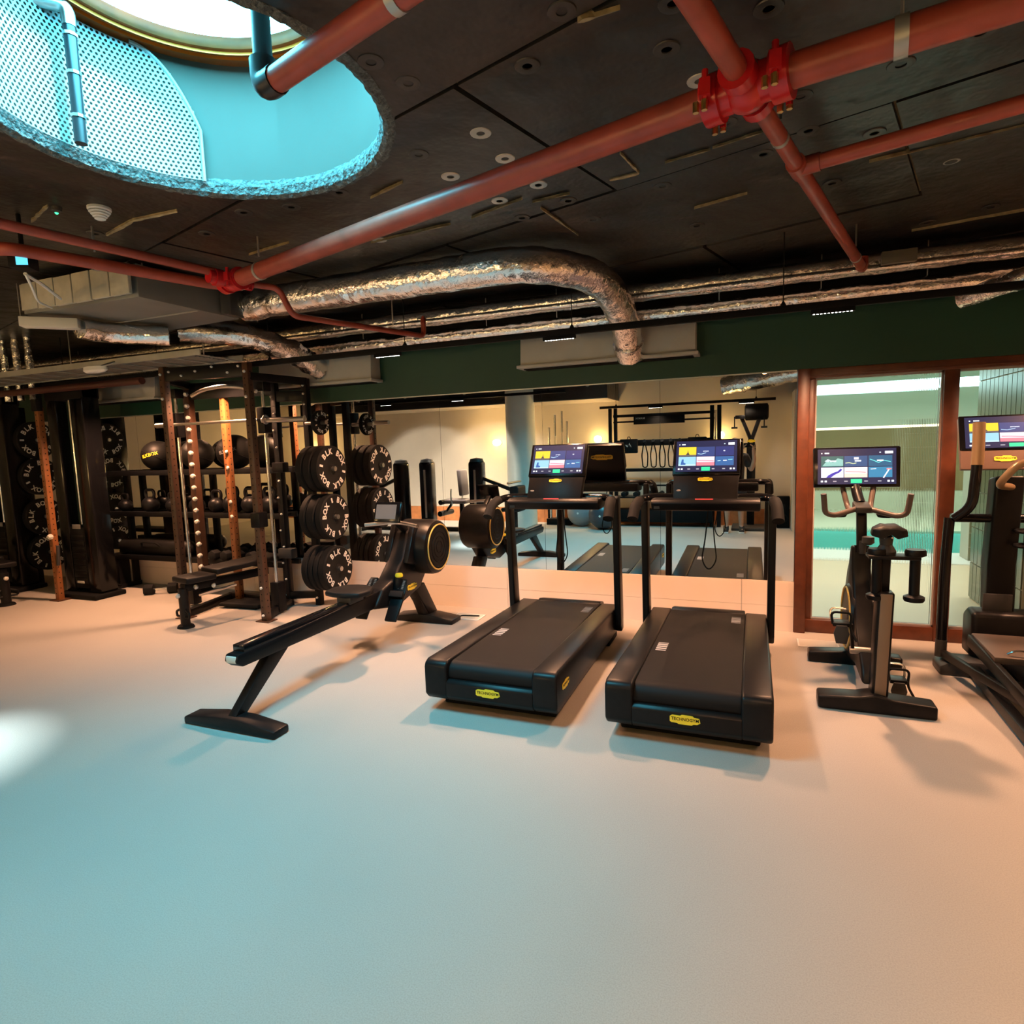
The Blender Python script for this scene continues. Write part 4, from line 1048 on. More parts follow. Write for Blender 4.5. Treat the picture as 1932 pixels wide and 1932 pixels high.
# ---- cross trainer at the right edge
def cross_trainer():
    t = thing('cross_trainer', 'dark cross trainer with tall arm poles at the right edge', 'cross trainer', (1.53, 4.35, 0))
    # front bar foot and floor rails
    MB().prism([(-.40, 0), (-.40, .06), (-.33, .10), (.40, .10), (.47, .06), (.47, 0)], 'y', .12, .30).build('front_foot', m_['dark_grey'], t, .014)
    for sx in (-.20, .24):
        MB().bar((sx-.02, .22, .06), (sx-.08, -1.5, .05), .06, .06).build('floor_rail', m_['graphite'], t, .006)
    MB().prism([(-.45, 0), (-.45, .06), (.45, .06), (.45, 0)], 'y', -1.62, -1.50).build('rear_foot', m_['dark_grey'], t, .012)
    # central mast
    MB().prism([(.24, .10), (.40, .10), (.40, .36), (.32, .42), (.20, .40), (.18, .2)], 'x', -.22, .12).build('drive_housing', m_['graphite'], t, .03, seg=3)
    MB().prism([(.25, .36), (.37, .36), (.40, .70), (.34, 1.25), (.20, 1.27), (.26, .70)], 'x', -.135, .015, Matrix.Translation((0, 0, 0)) @ Matrix.Shear('XZ', 4, (.13, 0)) if 0 else None).build('mast', m_['black'], t, .018, seg=3)
    MB().box(-.155, -.0, .245, .26, .38, .52).build('mast_plate', m_['dark_grey'], t, .006)
    # cup holders
    for z in (.93, .84):
        MB().ring((.03, .20, z), (0, 0, 1), .05, .012, 20, 8).build('cup_holder', m_['black'], t)
    # cross shaft with moving poles
    MB().tube([(-.34, .27, 1.00), (.41, .27, 1.00)], .028, 14).build('arm_shaft', m_['gloss_black'], t)
    for sx in (-1, 1):
        x0 = -.335 if sx < 0 else .40
        g = 1 if sx < 0 else -1
        MB().tube(fillet([(x0-.012*g, .27, 1.0), (x0-.03*g, .26, .60), (x0-.035*g, .24, .16)], .1), .030, 14).build('lower_pole', m_['gloss_black'], t)
        MB().tube([(x0-.034*g, .24, .20), (x0-.036*g, .235, .09)], .033, 14).build('pole_boot', m_['dark_grey'], t)
        MB().tube(fillet([(x0+.01*g, .25, 1.0), (x0+.085*g, .20, 1.08), (x0+.095*g, .18, 1.36), (x0+.10*g, .20, 1.56)], .07, 6), .029, 14).build('upper_pole', m_['gloss_black'], t)
        MB().tube(fillet([(x0+.095*g, .18, 1.34), (x0+.098*g, .185, 1.45), (x0+.10*g, .20, 1.60)], .05), .033, 14).build('pole_grip', mat('grip_bronze', (.30, .20, .11), .35, .4), t)
        MB().bar((x0-.03*g, .20, .12), (x0+.20*g, -1.0, .16), .035, .05).build('link_arm', m_['graphite'], t, .006)
        p = MB().prism([(-.30, .24), (.10, .27), (.10, .30), (-.30, .28)], 'x', (-.25 if sx < 0 else .12), (.04 if sx < 0 else .40)).build('pedal_plate', mat('pedal_brown', (.075, .055, .045), .5, bump=(60, .3, .002)), t, .008)
        MB().bar((-.26 if sx < 0 else .41, .08, .26), (-.20 if sx < 0 else .34, -1.1, .12), .03, .07).build('pedal_arm', m_['graphite'], t, .005)
        MB().tube(fillet([((-.18 if sx < 0 else .18), -.26, .29), ((-.15 if sx < 0 else .2), -.27, .315), ((-.09 if sx < 0 else .27), -.27, .315), ((-.06 if sx < 0 else .30), -.26, .29)], .02), .006, 6).build('pedal_stop', m_['chrome'], p)
    # fixed handle loop
    MB().tube(fillet([(-.05, .22, 1.20), (-.14, .12, 1.215), (-.15, .06, 1.25), (-.08, .02, 1.36), (.30, .02, 1.36), (.36, .06, 1.25), (.34, .12, 1.215), (.2, .22, 1.20)], .05, 6), .022, 12).build('handle_loop', mat('grip_bronze'), t)
    # console
    M = Matrix.Translation((.04, .42, 1.32)) @ Matrix.Rotation(rad(72), 4, 'X')
    MB().prism([(-.30, -.02), (.30, -.02), (.30, .33), (.29, .34), (-.29, .34), (-.30, .33)], 'z', -.04, 0, M).build('console', mat('console_bronze', (.16, .10, .08), .4), t, .01)
    MB().box(-.30, .30, .105, .345, -.01, .006, M).build('screen_bezel', m_['gloss_black'], t, .008)
    display(t, M @ Matrix.Translation((0, .225, .0065)), .54, .21, 'run')
    badge(t, M @ Matrix.Translation((-.06, .05, .001)), .12, .04)
    # side wheel cover
    Mx = Matrix.Translation((-.02, -.55, .22)) @ Matrix.Rotation(pi/2, 4, 'Y')
    MB().lathe([(.06, -.09), (.19, -.08), (.20, -.05), (.20, .05), (.19, .08), (.06, .09)], 36, Mx).build('flywheel_cover', m_['black'], t)
    MB().prism([(-.9, .10), (.2, .12), (.2, .22), (-.3, .30), (-.9, .22)], 'x', -.10, .08).build('drive_cover', m_['graphite'], t, .02)
    return t
cross_trainer()

# floor sockets with cables
for (x, y, lab) in ((-2.41, 4.87, 'pale floor socket plate beside the rowing machine foot'), (.47, 4.90, 'pale floor socket plate under the exercise bike')):
    t = thing('floor_socket', lab, 'socket', (x, y, 0))
    MB().box(-.14, .14, -.09, .09, 0, .008).build('plate', m_['white'], t, .002)
    MB().box(-.128, .128, -.078, .078, .008, .0095).build('lid', m_['offwhite'], t, .001)
cb_ = MB().tube(fillet([(-2.44, 4.72, .012), (-2.46, 4.80, .03), (-2.30, 4.88, .016)], .04), .006, 6).build('power_cable', m_['matt_black']); tag(cb_, 'short black cable from the rowing machine to its floor socket', 'cable')

# ================================================================== FREE WEIGHTS, LEFT
LET = {}
def ring_letters(mb, word, r, a_mid, size, span, M, flip=False):
    """letters of word set around a circle, tops outwards"""
    n = len(word)
    for i, ch in enumerate(word):
        if ch == ' ': continue
        if ch not in LET: LET[ch] = text_mesh(ch, 1.0, .0005, bold=.035)
        a = a_mid+span*(.5-(i+.5)/n)
        Ml = M @ Matrix.Rotation(a-pi/2, 4, 'Z') @ Matrix.Translation((0, r, 0)) @ Matrix.Diagonal((size*.95, size, 1, 1))
        mesh_into(mb, LET[ch], Ml)
PLM = {}
def plate_meshes(R, T):
    """bumper plate with its axis along x, face towards +x; origin at the centre of its face"""
    if (R, T) in PLM: return PLM[(R, T)]
    Mx = Matrix.Rotation(pi/2, 4, 'Y')
    b = MB().lathe([(.026, -T), (R*.44, -T), (R*.47, -T+.006), (R*.93, -T+.004), (R, -T+.014), (R, -.012), (R*.95, -.001), (R*.56, -.001), (R*.52, -.006), (.026, -.006)], 44, Mx).mesh('plate_body')
    b.materials.append(m_['rubber'])
    h = MB().lathe([(.024, -T-.001), (.046, -T), (.046, -.003), (.024, -.002)], 24, Mx).mesh('hub'); h.materials.append(m_['graphite'])
    mb = MB(); Mf = Matrix(((0, 0, 1, 0), (1, 0, 0, 0), (0, 1, 0, 0), (0, 0, 0, 1))) @ Matrix.Translation((0, 0, .0))
    for a in (90, 270): ring_letters(mb, 'BLK BOX', R*.735, rad(a), R*.34, rad(134), Mf)
    for a in (0, 180):
        mb.box(-R*.045, R*.045, R*.65, R*.86, 0, .0006, Mf @ Matrix.Rotation(rad(a)-pi/2, 4, 'Z'))
    l = mb.mesh('lettering', smooth=False); l.materials.append(m_['white'])
    PLM[(R, T)] = (b, h, l); return PLM[(R, T)]
def plate(loc, R, T, rot, lab, group='bumper plates'):
    t = thing('bumper_plate', lab, 'weight plate', loc, 0, group)
    t.rotation_euler = (rot, 0, 0)
    b, h, l = plate_meshes(R, T)
    link('plate_body', b, None, t); link('hub', h, None, t); link('lettering', l, None, t)
    return t
def holes(p0, p1, n, off, r=.007):
    mb = MB(); p0 = Vector(p0); p1 = Vector(p1)
    for i in range(n):
        c = p0+(p1-p0)*((i+.5)/n)
        mb.tube([c+Vector(off), c+Vector(off)*1.04], r, 6)
    return mb
def upright(t, x, y, z0, z1, m, w_=.062, holes_=True, name='upright'):
    u = MB().box(x-w_/2, x+w_/2, y-w_/2, y+w_/2, z0, z1).build(name, m, t, .004)
    if holes_:
        n = int((z1-z0)/.062)
        hm = holes((x-w_*.1, y, z0+.05), (x-w_*.1, y, z1-.05), n, (0, -w_/2, 0)); a = holes((x, y, z0+.05), (x, y, z1-.05), n, (w_/2, 0, 0)); hm.add(a.v, a.f)
        o = hm.build('hole_row', m_['hole'], u, smooth=False); o['kind'] = 'stuff'
    return u
def studs(t, pts, r=.012, d=(0, -1, 0), name='stud', L=.018):
    d = Vector(d)
    for p in pts:
        p = Vector(p); MB().tube([p, p+d*L*.6, p+d*L], [r, r, r*.5], 8).build(name, mat('stud_bright', (.78, .75, .71), .35, .25), t)

# ---- power rack with smith bar
RX, RY = -4.7, 4.5
def rack():
    t = thing('power_rack', 'tall brown power rack with a smith bar and silver guide rods', 'power rack', (RX, RY, 0))
    L = lambda x, y, z: (x-RX, y-RY, z)
    pb = m_['post_brown_lit']; bk = m_['black']
    A = (-5.06, 4.12); B = (-4.19, 4.25); Cc = (-4.97, 4.70); Dd = (-5.36, 4.62); Ee = (-4.37, 4.76); Ff = (-4.09, 4.88)
    for (x, y), z1, m in ((A, 2.39, pb), (B, 2.36, pb), (Cc, 2.25, mat('post_orange_lit', (.24, .085, .026), .45, noise=(14, .15))), (Ee, 2.27, bk), (Ff, 2.27, bk)):  # third post carries orange lamp light in its base colour
        upright(t, x-RX, y-RY, .0, z1, m)
    upright(t, Dd[0]-RX, Dd[1]-RY, .25, 2.25, m_['post_brown_lit'], .075, False, 'hook_post')
    # foot plates
    for (x, y) in (A, B): MB().box(x-RX-.075, x-RX+.075, y-RY-.06, y-RY+.06, 0, .010).build('foot_plate', pb, t, .002)
    # hook pegs on the inner post
    studs(t, [L(Dd[0]+.02, Dd[1]-.04, .40+.118*i) for i in range(16)], .024, (0.6, -.8, 0), 'hook_peg', .045)
    studs(t, [L(Cc[0]+.02, Cc[1]-.033, z) for z in (.40, .92, 1.07, 1.42, 1.58)], .018, name='bolt')
    studs(t, [L(Ee[0]+.012*((i % 2)*2-1), Ee[1]-.033, .12+.165*i) for i in range(13)], .010, name='bolt')
    studs(t, [L(Ff[0], Ff[1]-.033, z) for z in (.08, .55, .98, 1.05, 1.18, 1.9, 2.02, 2.12, 2.2)], .011, name='bolt')
    studs(t, [L(A[0], A[1]-.033, z) for z in (.10, 2.08, 2.30)], .013, name='bolt'); studs(t, [L(B[0], B[1]-.033, z) for z in (.06, .32, .93, 2.06, 2.28)], .013, name='bolt')
    # base and top beams
    def beam(p, q, z, w_=.06, h_=.07, nm='beam', m=bk): MB().bar(L(*p, z), L(*q, z), w_, h_).build(nm, m, t, .004)
    beam(A, (-5.20, 4.80), .04, nm='base_beam'); beam(B, Ee, .045, nm='base_beam'); beam(Ee, Ff, .11, nm='base_beam'); beam((-5.20, 4.80), Ee, .05, nm='base_beam')
    beam(A, B, 2.30, .05, .12, 'top_beam'); beam(A, Dd, 2.26, nm='top_beam'); beam(B, Ff, 2.24, nm='top_beam'); beam(Dd, Ee, 2.20, .05, .16, 'top_beam'); beam(Ee, Ff, 2.10, .05, .10, 'top_beam')
    studs(t, [L(A[0]+(B[0]-A[0])*u, A[1]+(B[1]-A[1])*u-.027, z) for u, z in ((.1, 2.32), (.25, 2.28), (.42, 2.31), (.62, 2.34), (.80, 2.28), (.93, 2.33))], .011, name='bolt')
    # pull-up bar, arched
    MB().tube(fillet([L(-5.0, 4.35, 2.12), L(-4.85, 4.35, 2.17), L(-4.6, 4.35, 2.19), L(-4.4, 4.40, 2.17), L(-4.25, 4.40, 2.12)], .1), .018, 10).build('pull_up_bar', m_['steel'], t)
    # guide rods
    for x in (-5.40, -4.272):
        MB().tube([L(x, 4.50, .30), L(x, 4.50, 2.14)], .0165, 14).build('guide_rod', m_['chrome'], t)
        MB().box(x-RX-.05, x-RX+.05, 4.46-RY, 4.56-RY, .02, .31).build('rod_foot', bk, t, .006)
        MB().box(x-RX-.05, x-RX+.05, 4.46-RY, 4.56-RY, 2.13, 2.22).build('rod_head', bk, t, .006)
        MB().box(x-RX-.042, x-RX+.042, 4.45-RY, 4.55-RY, 1.74, 1.98).build('carriage', bk, t, .008)
    # smith bar
    by, bz = 4.44, 1.865
    MB().tube([L(-5.40, by, bz), L(-4.30, by, bz)], .0145, 12).build('smith_bar', m_['steel'], t)
    MB().tube([L(-4.26, by+.02, bz-.005), L(-3.80, by+.06, bz-.012)], .025, 14).build('bar_sleeve', m_['steel'], t)
    MB().tube([L(-5.42, by, bz), L(-5.62, by, bz)], .025, 14).build('bar_sleeve', m_['steel'], t)
    MB().ring(L(-4.22, by+.02, bz), (1, .1, 0), .034, .012, 20, 8).build('bar_collar', m_['steel'], t)
    # brackets
    MB().box(B[0]-RX-.05, B[0]-RX+.06, B[1]-RY-.055, B[1]-RY+.055, .88, 1.02).build('j_cup', bk, t, .012)
    MB().box(Ee[0]-RX-.05, Ee[0]-RX+.09, Ee[1]-RY-.06, Ee[1]-RY+.03, 1.36, 1.46).build('j_cup', bk, t, .012)
    MB().box(Ee[0]-RX-.05, Ee[0]-RX+.12, Ee[1]-RY-.06, Ee[1]-RY+.03, .50, .60).build('safety_bracket', m_['dark_grey'], t, .012)
    # plate pegs
    for z in (1.385, .92, .41):
        MB().tube([L(-4.07, 4.80, z), L(-3.715, 4.78, z)], .0235, 14).build('plate_peg', m_['steel'], t)
    MB().tube([L(-4.06, 4.82, 1.83), L(-3.80, 4.80, 1.83)], .02, 12).build('plate_peg', m_['steel'], t)
    return t
rack()
PN = {1.385: 'top', .92: 'middle', .41: 'bottom'}
for z, rot, ns in ((1.385, rad(-12), (.095, .095, .085)), (.92, rad(-75), (.085, .105, .08)), (.41, rad(-22), (.09, .06, .06, .08))):
    x = -3.745
    for k, T in enumerate(ns):
        w1 = ('outermost', 'second', 'third', 'innermost')[k] if k < len(ns)-1 else 'innermost'
        plate((x, 4.78, z), .2225, T-.003, rot+k*.8, 'black bumper plate, %s on the %s peg of the power rack' % (w1, PN[z]), 'bumper plates on the power rack')
        x -= T
plate((-3.86, 4.81, 1.83), .118, .05, .3, 'small black plate on the smith bar peg above the bumper plates', 'bumper plates on the power rack')

# ---- weight bench
def bench(lab, loc, rz):
    t = thing('weight_bench', lab, 'bench', loc, rz, 'weight benches')
    MB().prism([(-.13, -.05), (.13, -.05), (.14, .28), (-.14, .28)], 'z', .41, .465).build('seat_pad', m_['upholstery'], t, .016, seg=3)
    MB().prism([(-.14, .30), (.14, .30), (.14, 1.10), (.10, 1.14), (-.10, 1.14), (-.14, 1.10)], 'z', .435, .49, Matrix.Rotation(rad(2), 4, 'X')).build('back_pad', m_['upholstery'], t, .016, seg=3)
    MB().box(-.04, .04, -.02, 1.0, .33, .40).build('spine', m_['black'], t, .006)
    MB().lathe([(.085, 0), (.075, .02), (.055, .03)], 20, Matrix.Translation((0, -.02, 0))).build('foot_disc', m_['matt_black'], t)
    MB().tube([(0, -.02, .02), (0, -.02, .36)], .047, 16).build('front_leg', m_['graphite'], t)
    MB().tube(fillet([(-.10, -.04, .10), (-.11, -.04, .14), (-.04, -.03, .17)], .02), .012, 8).tube(fillet([(.10, -.04, .10), (.11, -.04, .14), (.04, -.03, .17)], .02), .012, 8).tube([(-.10, -.04, .10), (.10, -.04, .10)], .012, 8).build('carry_handle', m_['black'], t)
    MB().box(-.035, .035, .92, .99, .03, .36).build('rear_leg', m_['black'], t, .006)
    MB().box(-.22, .22, .91, 1.0, 0, .05).build('rear_foot', m_['black'], t, .01)
    MB().tube([(.06, .12, .28), (.06, .55, .30)], .014, 8).build('adjust_bar', m_['steel'], t)
    studs(t, [(.0, -.07, .30), (.05, .10, .36), (.05, .3, .34)], .022, (0.3, -1, 0), 'knob', .03)
    return t
bench('black adjustable weight bench standing inside the power rack', (-4.78, 3.90, 0), rad(-12)).scale = (1, .84, 1)
bench('black adjustable weight bench at the far left edge', (-7.55, 3.95, 0), rad(82))

# ---- cable machine at the far left
def cable_machine():
    ox, oy = -7.7, 4.5
    t = thing('cable_machine', 'tall black cable machine with two enclosed weight columns at the far left', 'cable machine', (ox, oy, 0))
    gl = mat('tinted_panel', (.030, .055, .040), .25, noise=(1.5, .3))
    for k, xc in enumerate((-7.02, -8.42)):
        x = xc-ox; hw = .30
        MB().box(x-hw, x-.135, -.06, .14, .06, 2.42).build('column_side', m_['gloss_black'], t, .02)
        MB().box(x+.105, x+hw, -.06, .14, .06, 2.42).build('column_side', m_['gloss_black'], t, .02)
        MB().box(x-.135, x+.105, .06, .08, .80, 2.25).build('tinted_back', gl, t)
        MB().box(x-hw, x+hw, -.07, .15, 2.20, 2.47).build('column_head', m_['matt_black'], t, .02)
        MB().box(x-.135, x+.105, -.05, .13, .10, .80).build('weight_shroud', m_['matt_black'], t, .008)
        for i in range(8): MB().box(x-.12, x+.09, -.058, -.05, .16+.07*i, .22+.07*i).build('weight_slab', m_['black'], t, .003)
        MB().box(x-.07, x+.06, -.062, -.055, .78, .83).build('maker_plate', m_['mid_grey'], t)
        MB().tube([(x+.06, -.03, .83), (x+.06, -.03, 2.22)], .014, 12).build('guide_rod', m_['chrome'], t)
        MB().tube([(x-.04, .02, .83), (x-.04, .02, 2.22)], .004, 6).build('cable', m_['matt_black'], t)
        MB().box(x-.34, x+.34, -.16, .20, 0, .055).build('base_plate', m_['matt_black'], t, .014)
        MB().box(x-.08, x+.03, -.065, -.058, .16, .185).build('label_strip', m_['offwhite'], t)
    MB().box(-8.7-ox, -6.75-ox, -.03, .11, 2.36, 2.46).build('top_beam', m_['matt_black'], t, .01)
    u = upright(t, -7.155-ox, 4.27-oy, 0, 2.12, mat('post_orange_lit'), .06)  # post coloured with the orange light that falls on it
    MB().box(-7.155-ox-.08, -7.155-ox+.08, 4.27-oy-.07, 4.27-oy+.07, 0, .012).build('foot_plate', m_['post_brown_lit'], t, .002)
    MB().box(-7.155-ox-.045, -7.155-ox+.045, 4.27-oy-.05, 4.27-oy+.02, 2.08, 2.46).build('post_head', m_['matt_black'], t, .01)
    studs(t, [(-7.13-ox, 4.235-oy, .72)], .03, (0.2, -1, 0), 'pop_pin', .04)
    MB().tube([(-7.09-ox, 4.25-oy, .40), (-7.06-ox, 4.25-oy, .62)], .018, 10).build('pull_handle', m_['dark_grey'], t)
    for z in (1.80, 1.36, .87, .43):
        MB().tube([(-8.30-ox, 4.75-oy, z), (-8.03-ox, 4.75-oy, z)], .022, 12).build('plate_peg', m_['steel'], t)
    MB().box(-8.36-ox, -8.29-ox, 4.71-oy, 4.79-oy, 0, 2.2).build('peg_post', m_['black'], t, .004)
    return t
cable_machine()
for k, (z, nm) in enumerate(((1.80, 'top'), (1.36, 'second'), (.87, 'third'), (.43, 'lowest'))):
    plate((-8.05, 4.75, z), .2225, .09, .4*k, 'black bumper plate on the %s peg behind the cable machine' % nm, 'bumper plates behind the cable machine')

# ---- storage rack with balls, kettlebells, dumbbells
def store():
    ox, oy = -5.85, 5.0
    t = thing('storage_rack', 'low black three tier storage rack along the mirror for balls and weights', 'storage rack', (ox, oy, 0))
    for x in (-7.03, -5.86, -4.66):
        MB().box(x-ox-.03, x-ox+.03, .06, .12, 0, 1.40).build('upright', m_['black'], t, .004)
        MB().box(x-ox-.04, x-ox+.04, -.14, .13, 0, .05).build('foot', m_['black'], t, .008)
    for z in (.42, .93, 1.40):
        for y in (-.13, .10):
            MB().box(-7.28-ox, -4.50-ox, y-.02, y+.02, z-.055, z).build('shelf_rail', m_['black'], t, .004)
        MB().box(-7.22-ox, -4.56-ox, -.11, .08, z-.03, z-.015).build('shelf_tray', m_['matt_black'], t)
    MB().box(-7.03-ox-.03, -7.03-ox+.03, -.14, .0, .03, .42).build('front_leg', m_['black'], t, .004)
store()
def wall_ball(lab, x, r, mark):
    t = thing('wall_ball', lab, 'medicine ball', (x, 4.985, 1.395), 0, 'wall balls on the storage rack')
    MB().ball((0, 0, r*.97), r, 28, 18, (1, 1, .97)).build('ball', m_['ball_black'], t)
    MB().ring((0, 0, r*.97), (.4, .3, 1), r*1.0, .003, 40, 5).build('seam', m_['graphite'], t)
    if mark:
        tm = text_mesh('BLKBOX', .055, .0004, bold=.02); mb = MB()
        d = Vector((.35, -.93, .06)).normalized(); c = Vector((0, 0, r*.97))+d*(r*1.005)
        Mt = frame(c, Vector((.90, .36, .24)), (0, 0, 1)); mesh_into(mb, tm, Mt); b = mb
        b.v = [tuple(Vector((0, 0, r*.97))+(Vector(v)-Vector((0, 0, r*.97))).normalized()*r*1.004) for v in b.v]
        b.build('lettering', mat('yellow') if mark == 1 else m_['mid_grey'], t, smooth=False)
wall_ball('black wall ball with yellow lettering on the top shelf of the storage rack', -6.33, .175, 1)
wall_ball('black wall ball in the middle of the top shelf of the storage rack', -5.72, .175, 0)
wall_ball('big black wall ball with pale lettering at the right of the top shelf', -5.17, .19, 2)
KB = None
def kettlebell(lab, x, y, z, s=1.):
    global KB
    if KB is None:
        b = MB().lathe([(.0, 0), (.055, .0), (.085, .03), (.098, .075), (.088, .12), (.055, .155), (.03, .165)], 24).mesh('bell_body'); b.materials.append(m_['black'])
        h = MB().tube(fillet([(-.05, 0, .13), (-.072, 0, .20), (-.055, 0, .245), (.055, 0, .245), (.072, 0, .20), (.05, 0, .13)], .035, 5), .017, 10).mesh('handle'); h.materials.append(m_['black'])
        KB = (b, h)
    t = thing('kettlebell', lab, 'kettlebell', (x, y, z), 0, 'kettlebells on the storage rack'); t.scale = (s, s, s)
    link('bell_body', KB[0], None, t); link('handle', KB[1], None, t)
names = ['leftmost', 'second', 'third', 'fourth', 'fifth', 'sixth', 'seventh', 'rightmost']
for i, x in enumerate((-6.9, -6.48, -6.12, -5.75, -5.45, -5.22, -4.97, -4.71)):
    kettlebell('black kettlebell, %s in the row on the middle shelf of the storage rack' % names[i], x, 4.95, .93, (.8, 1., .85, .9, .95, 1.1, 1.05, 1.05)[i])
DBM = {}
def dumbbell(lab, loc, rz, s=1., m='rubber', group='hex dumbbells', endm=None):
    if 'a' not in DBM:
        hexp = [(.062*cos(pi/6+k*pi/3), .062*sin(pi/6+k*pi/3)) for k in range(6)]
        DBM['a'] = MB().prism(hexp, 'x', -.165, -.07).mesh('head', .008); DBM['b'] = MB().prism(hexp, 'x', .07, .165).mesh('head', .008)
        DBM['c'] = MB().tube([(-.075, 0, 0), (-.03, 0, 0), (.03, 0, 0), (.075, 0, 0)], [.014, .017, .017, .014], 12).mesh('handle')
        DBM['a'].materials.append(m_['rubber']); DBM['b'].materials.append(m_['rubber']); DBM['c'].materials.append(m_['chrome'])
    t = thing('dumbbell', lab, 'dumbbell', loc, rz, group); t.scale = (s, s, s)
    for k, nm in (('a', 'head'), ('b', 'head'), ('c', 'handle')): link(nm, DBM[k], None, t, (0, 0, .054))
for i, x in enumerate((-5.45, -5.28, -5.10, -4.92, -4.74)):
    dumbbell('black hex dumbbell, %s in the row on the bottom shelf of the storage rack' % ('leftmost', 'second', 'middle', 'fourth', 'rightmost')[i], (x, 4.97, .415), pi/2, .95)
sbg = thing('sandbag', 'long black sandbag lying on the left of the bottom shelf', 'sandbag', (-6.45, 4.97, .405))
MB().tube([(-.62, 0, .10), (-.56, 0, .10), (-.2, 0, .105), (.2, 0, .10), (.5, 0, .105), (.56, 0, .10)], [.03, .085, .098, .10, .09, .03], 18, flat=.95).build('bag', m_['upholstery'], sbg, angle=60)
MB().tube(fillet([(-.15, -.09, .12), (-.12, -.12, .17), (.12, -.12, .17), (.15, -.09, .12)], .04), .01, 6).build('grab_strap', m_['matt_black'], sbg)
dumbbell('black hex dumbbell lying on the floor beneath the storage rack', (-6.25, 4.80, 0), rad(35), 1.05)
st = thing('exercise_step', 'low black exercise step on the floor beside the power rack', 'step', (-4.80, 4.62, 0))
MB().prism([(-.24, -.14), (.24, -.10), (.24, .14), (-.24, .12)], 'z', .02, .055).build('step_top', m_['rubber'], st, .012)
MB().box(-.20, .20, -.09, .10, 0, .022).build('step_base', m_['matt_black'], st, .006)

# ================================================================== BEHIND THE CAMERA (seen in the mirror)
def wall_lamp(x, lab, power=34):
    t = thing('wall_lamp', lab, 'wall lamp', (x, BACK, 1.62), 0, 'glowing globe wall lamps')
    MB().lathe([(.05, 0), (.05, .015), (.015, .02)], 20, Matrix.Rotation(-pi/2, 4, 'X')).build('rose', m_['brass'], t)
    MB().tube([(0, .01, 0), (0, .05, 0)], .010, 8).build('arm', m_['brass'], t)
    MB().ball((0, .105, 0), .062, 20, 12).build('globe', mat('globe', (1, .9, .7), .4, emit=(1., .66, .22), es=20), t)
    pointl('wall_lamp_bulb', (x, BACK+.20, 1.62), power, (1., .62, .24), .06)
for x, lab in ((-9.4, 'glowing globe wall lamp at the far left of the mirror'), (-4.80, 'glowing globe wall lamp beside the round column'), (-2.72, 'glowing globe wall lamp left of the wall rig'), (-.52, 'glowing globe wall lamp at the right end of the wall rig')):
    wall_lamp(x, lab)

# ---- strength machines
def strength(lab, loc, rz, seat=True, sx=1):
    t = thing('strength_machine', lab, 'strength machine', loc, rz, 'strength machines behind the camera')
    MB().box(-.42*1, .50, -.06, .06, 0, .07).box(-.45, -.37, -.35, .35, 0, .06).box(.40, .48, -.30, .30, 0, .06).build('base_frame', m_['black'], t, .01)
    MB().prism([(-.13, -.11), (.13, -.11), (.13, .11), (-.13, .11)], 'z', .06, 1.30, Matrix.Translation((-.40, 0, 0))).build('weight_tower', m_['gloss_black'], t, .05, seg=4)
    MB().box(-.42, -.38, .10, .118, .25, 1.15).build('tower_window', m_['steel'], t, .004)
    MB().lathe([(.13, 0), (.11, .05), (.0, .07)], 24, Matrix.Translation((-.40, 0, 1.29))).build('tower_cap', m_['dark_grey'], t)
    if seat:
        MB().box(.02, .46, -.17, .17, .52, .60).build('seat_pad', mat('pad_mauve', (.20, .15, .14), .5), t, .025, seg=3)
        MB().box(.36, .44, -.15, .15, .64, 1.12, Matrix.Rotation(rad(-4), 4, 'Y')).build('back_pad', mat('pad_mauve'), t, .025, seg=3)
        MB().bar((.30, 0, .06), (.30, 0, .54), .07, .07).build('seat_post', m_['black'], t, .006)
        MB().tube([(-.02, -.24, .55), (-.02, .24, .55)], .045, 14).build('thigh_roller', m_['upholstery'], t)
        MB().tube([(-.04, -.24, .34), (-.04, .24, .34)], .05, 14).build('shin_roller', m_['upholstery'], t)
        MB().bar((.10, 0, .52), (-.04, 0, .34), .04, .04).build('roller_arm', m_['graphite'], t, .004)
        for sg in (-1, 1): MB().tube(fillet([(.20, sg*.20, .50), (.20, sg*.24, .66), (.20, sg*.22, .80)], .05), .014, 8).build('handle', m_['steel'], t)
    else:
        MB().bar((-.30, 0, 1.0), (.35, 0, .75), .06, .06).build('lever_arm', m_['graphite'], t, .006)
        MB().box(.28, .44, -.20, .20, .66, .86).build('chest_pad', m_['upholstery'], t, .03, seg=3)
        MB().tube([(.30, -.30, .92), (.30, .30, .92)], .02, 10).build('press_bar', m_['steel'], t)
        MB().bar((.30, 0, .06), (.30, 0, .70), .07, .07).build('seat_post', m_['black'], t, .006)
        MB().box(.10, .44, -.16, .16, .42, .49).build('seat_pad', m_['upholstery'], t, .02, seg=3)
    return t
strength('leg extension machine with a mauve seat, left of the round column in the mirror', (-5.30, .34, 0), rad(0), True)
strength('dark press machine with a weight tower just left of the column in the mirror', (-4.12, .66, 0), 0, False)
strength('dark chest machine behind the bumper plates in the mirror', (-6.55, .45, 0), rad(190), False)

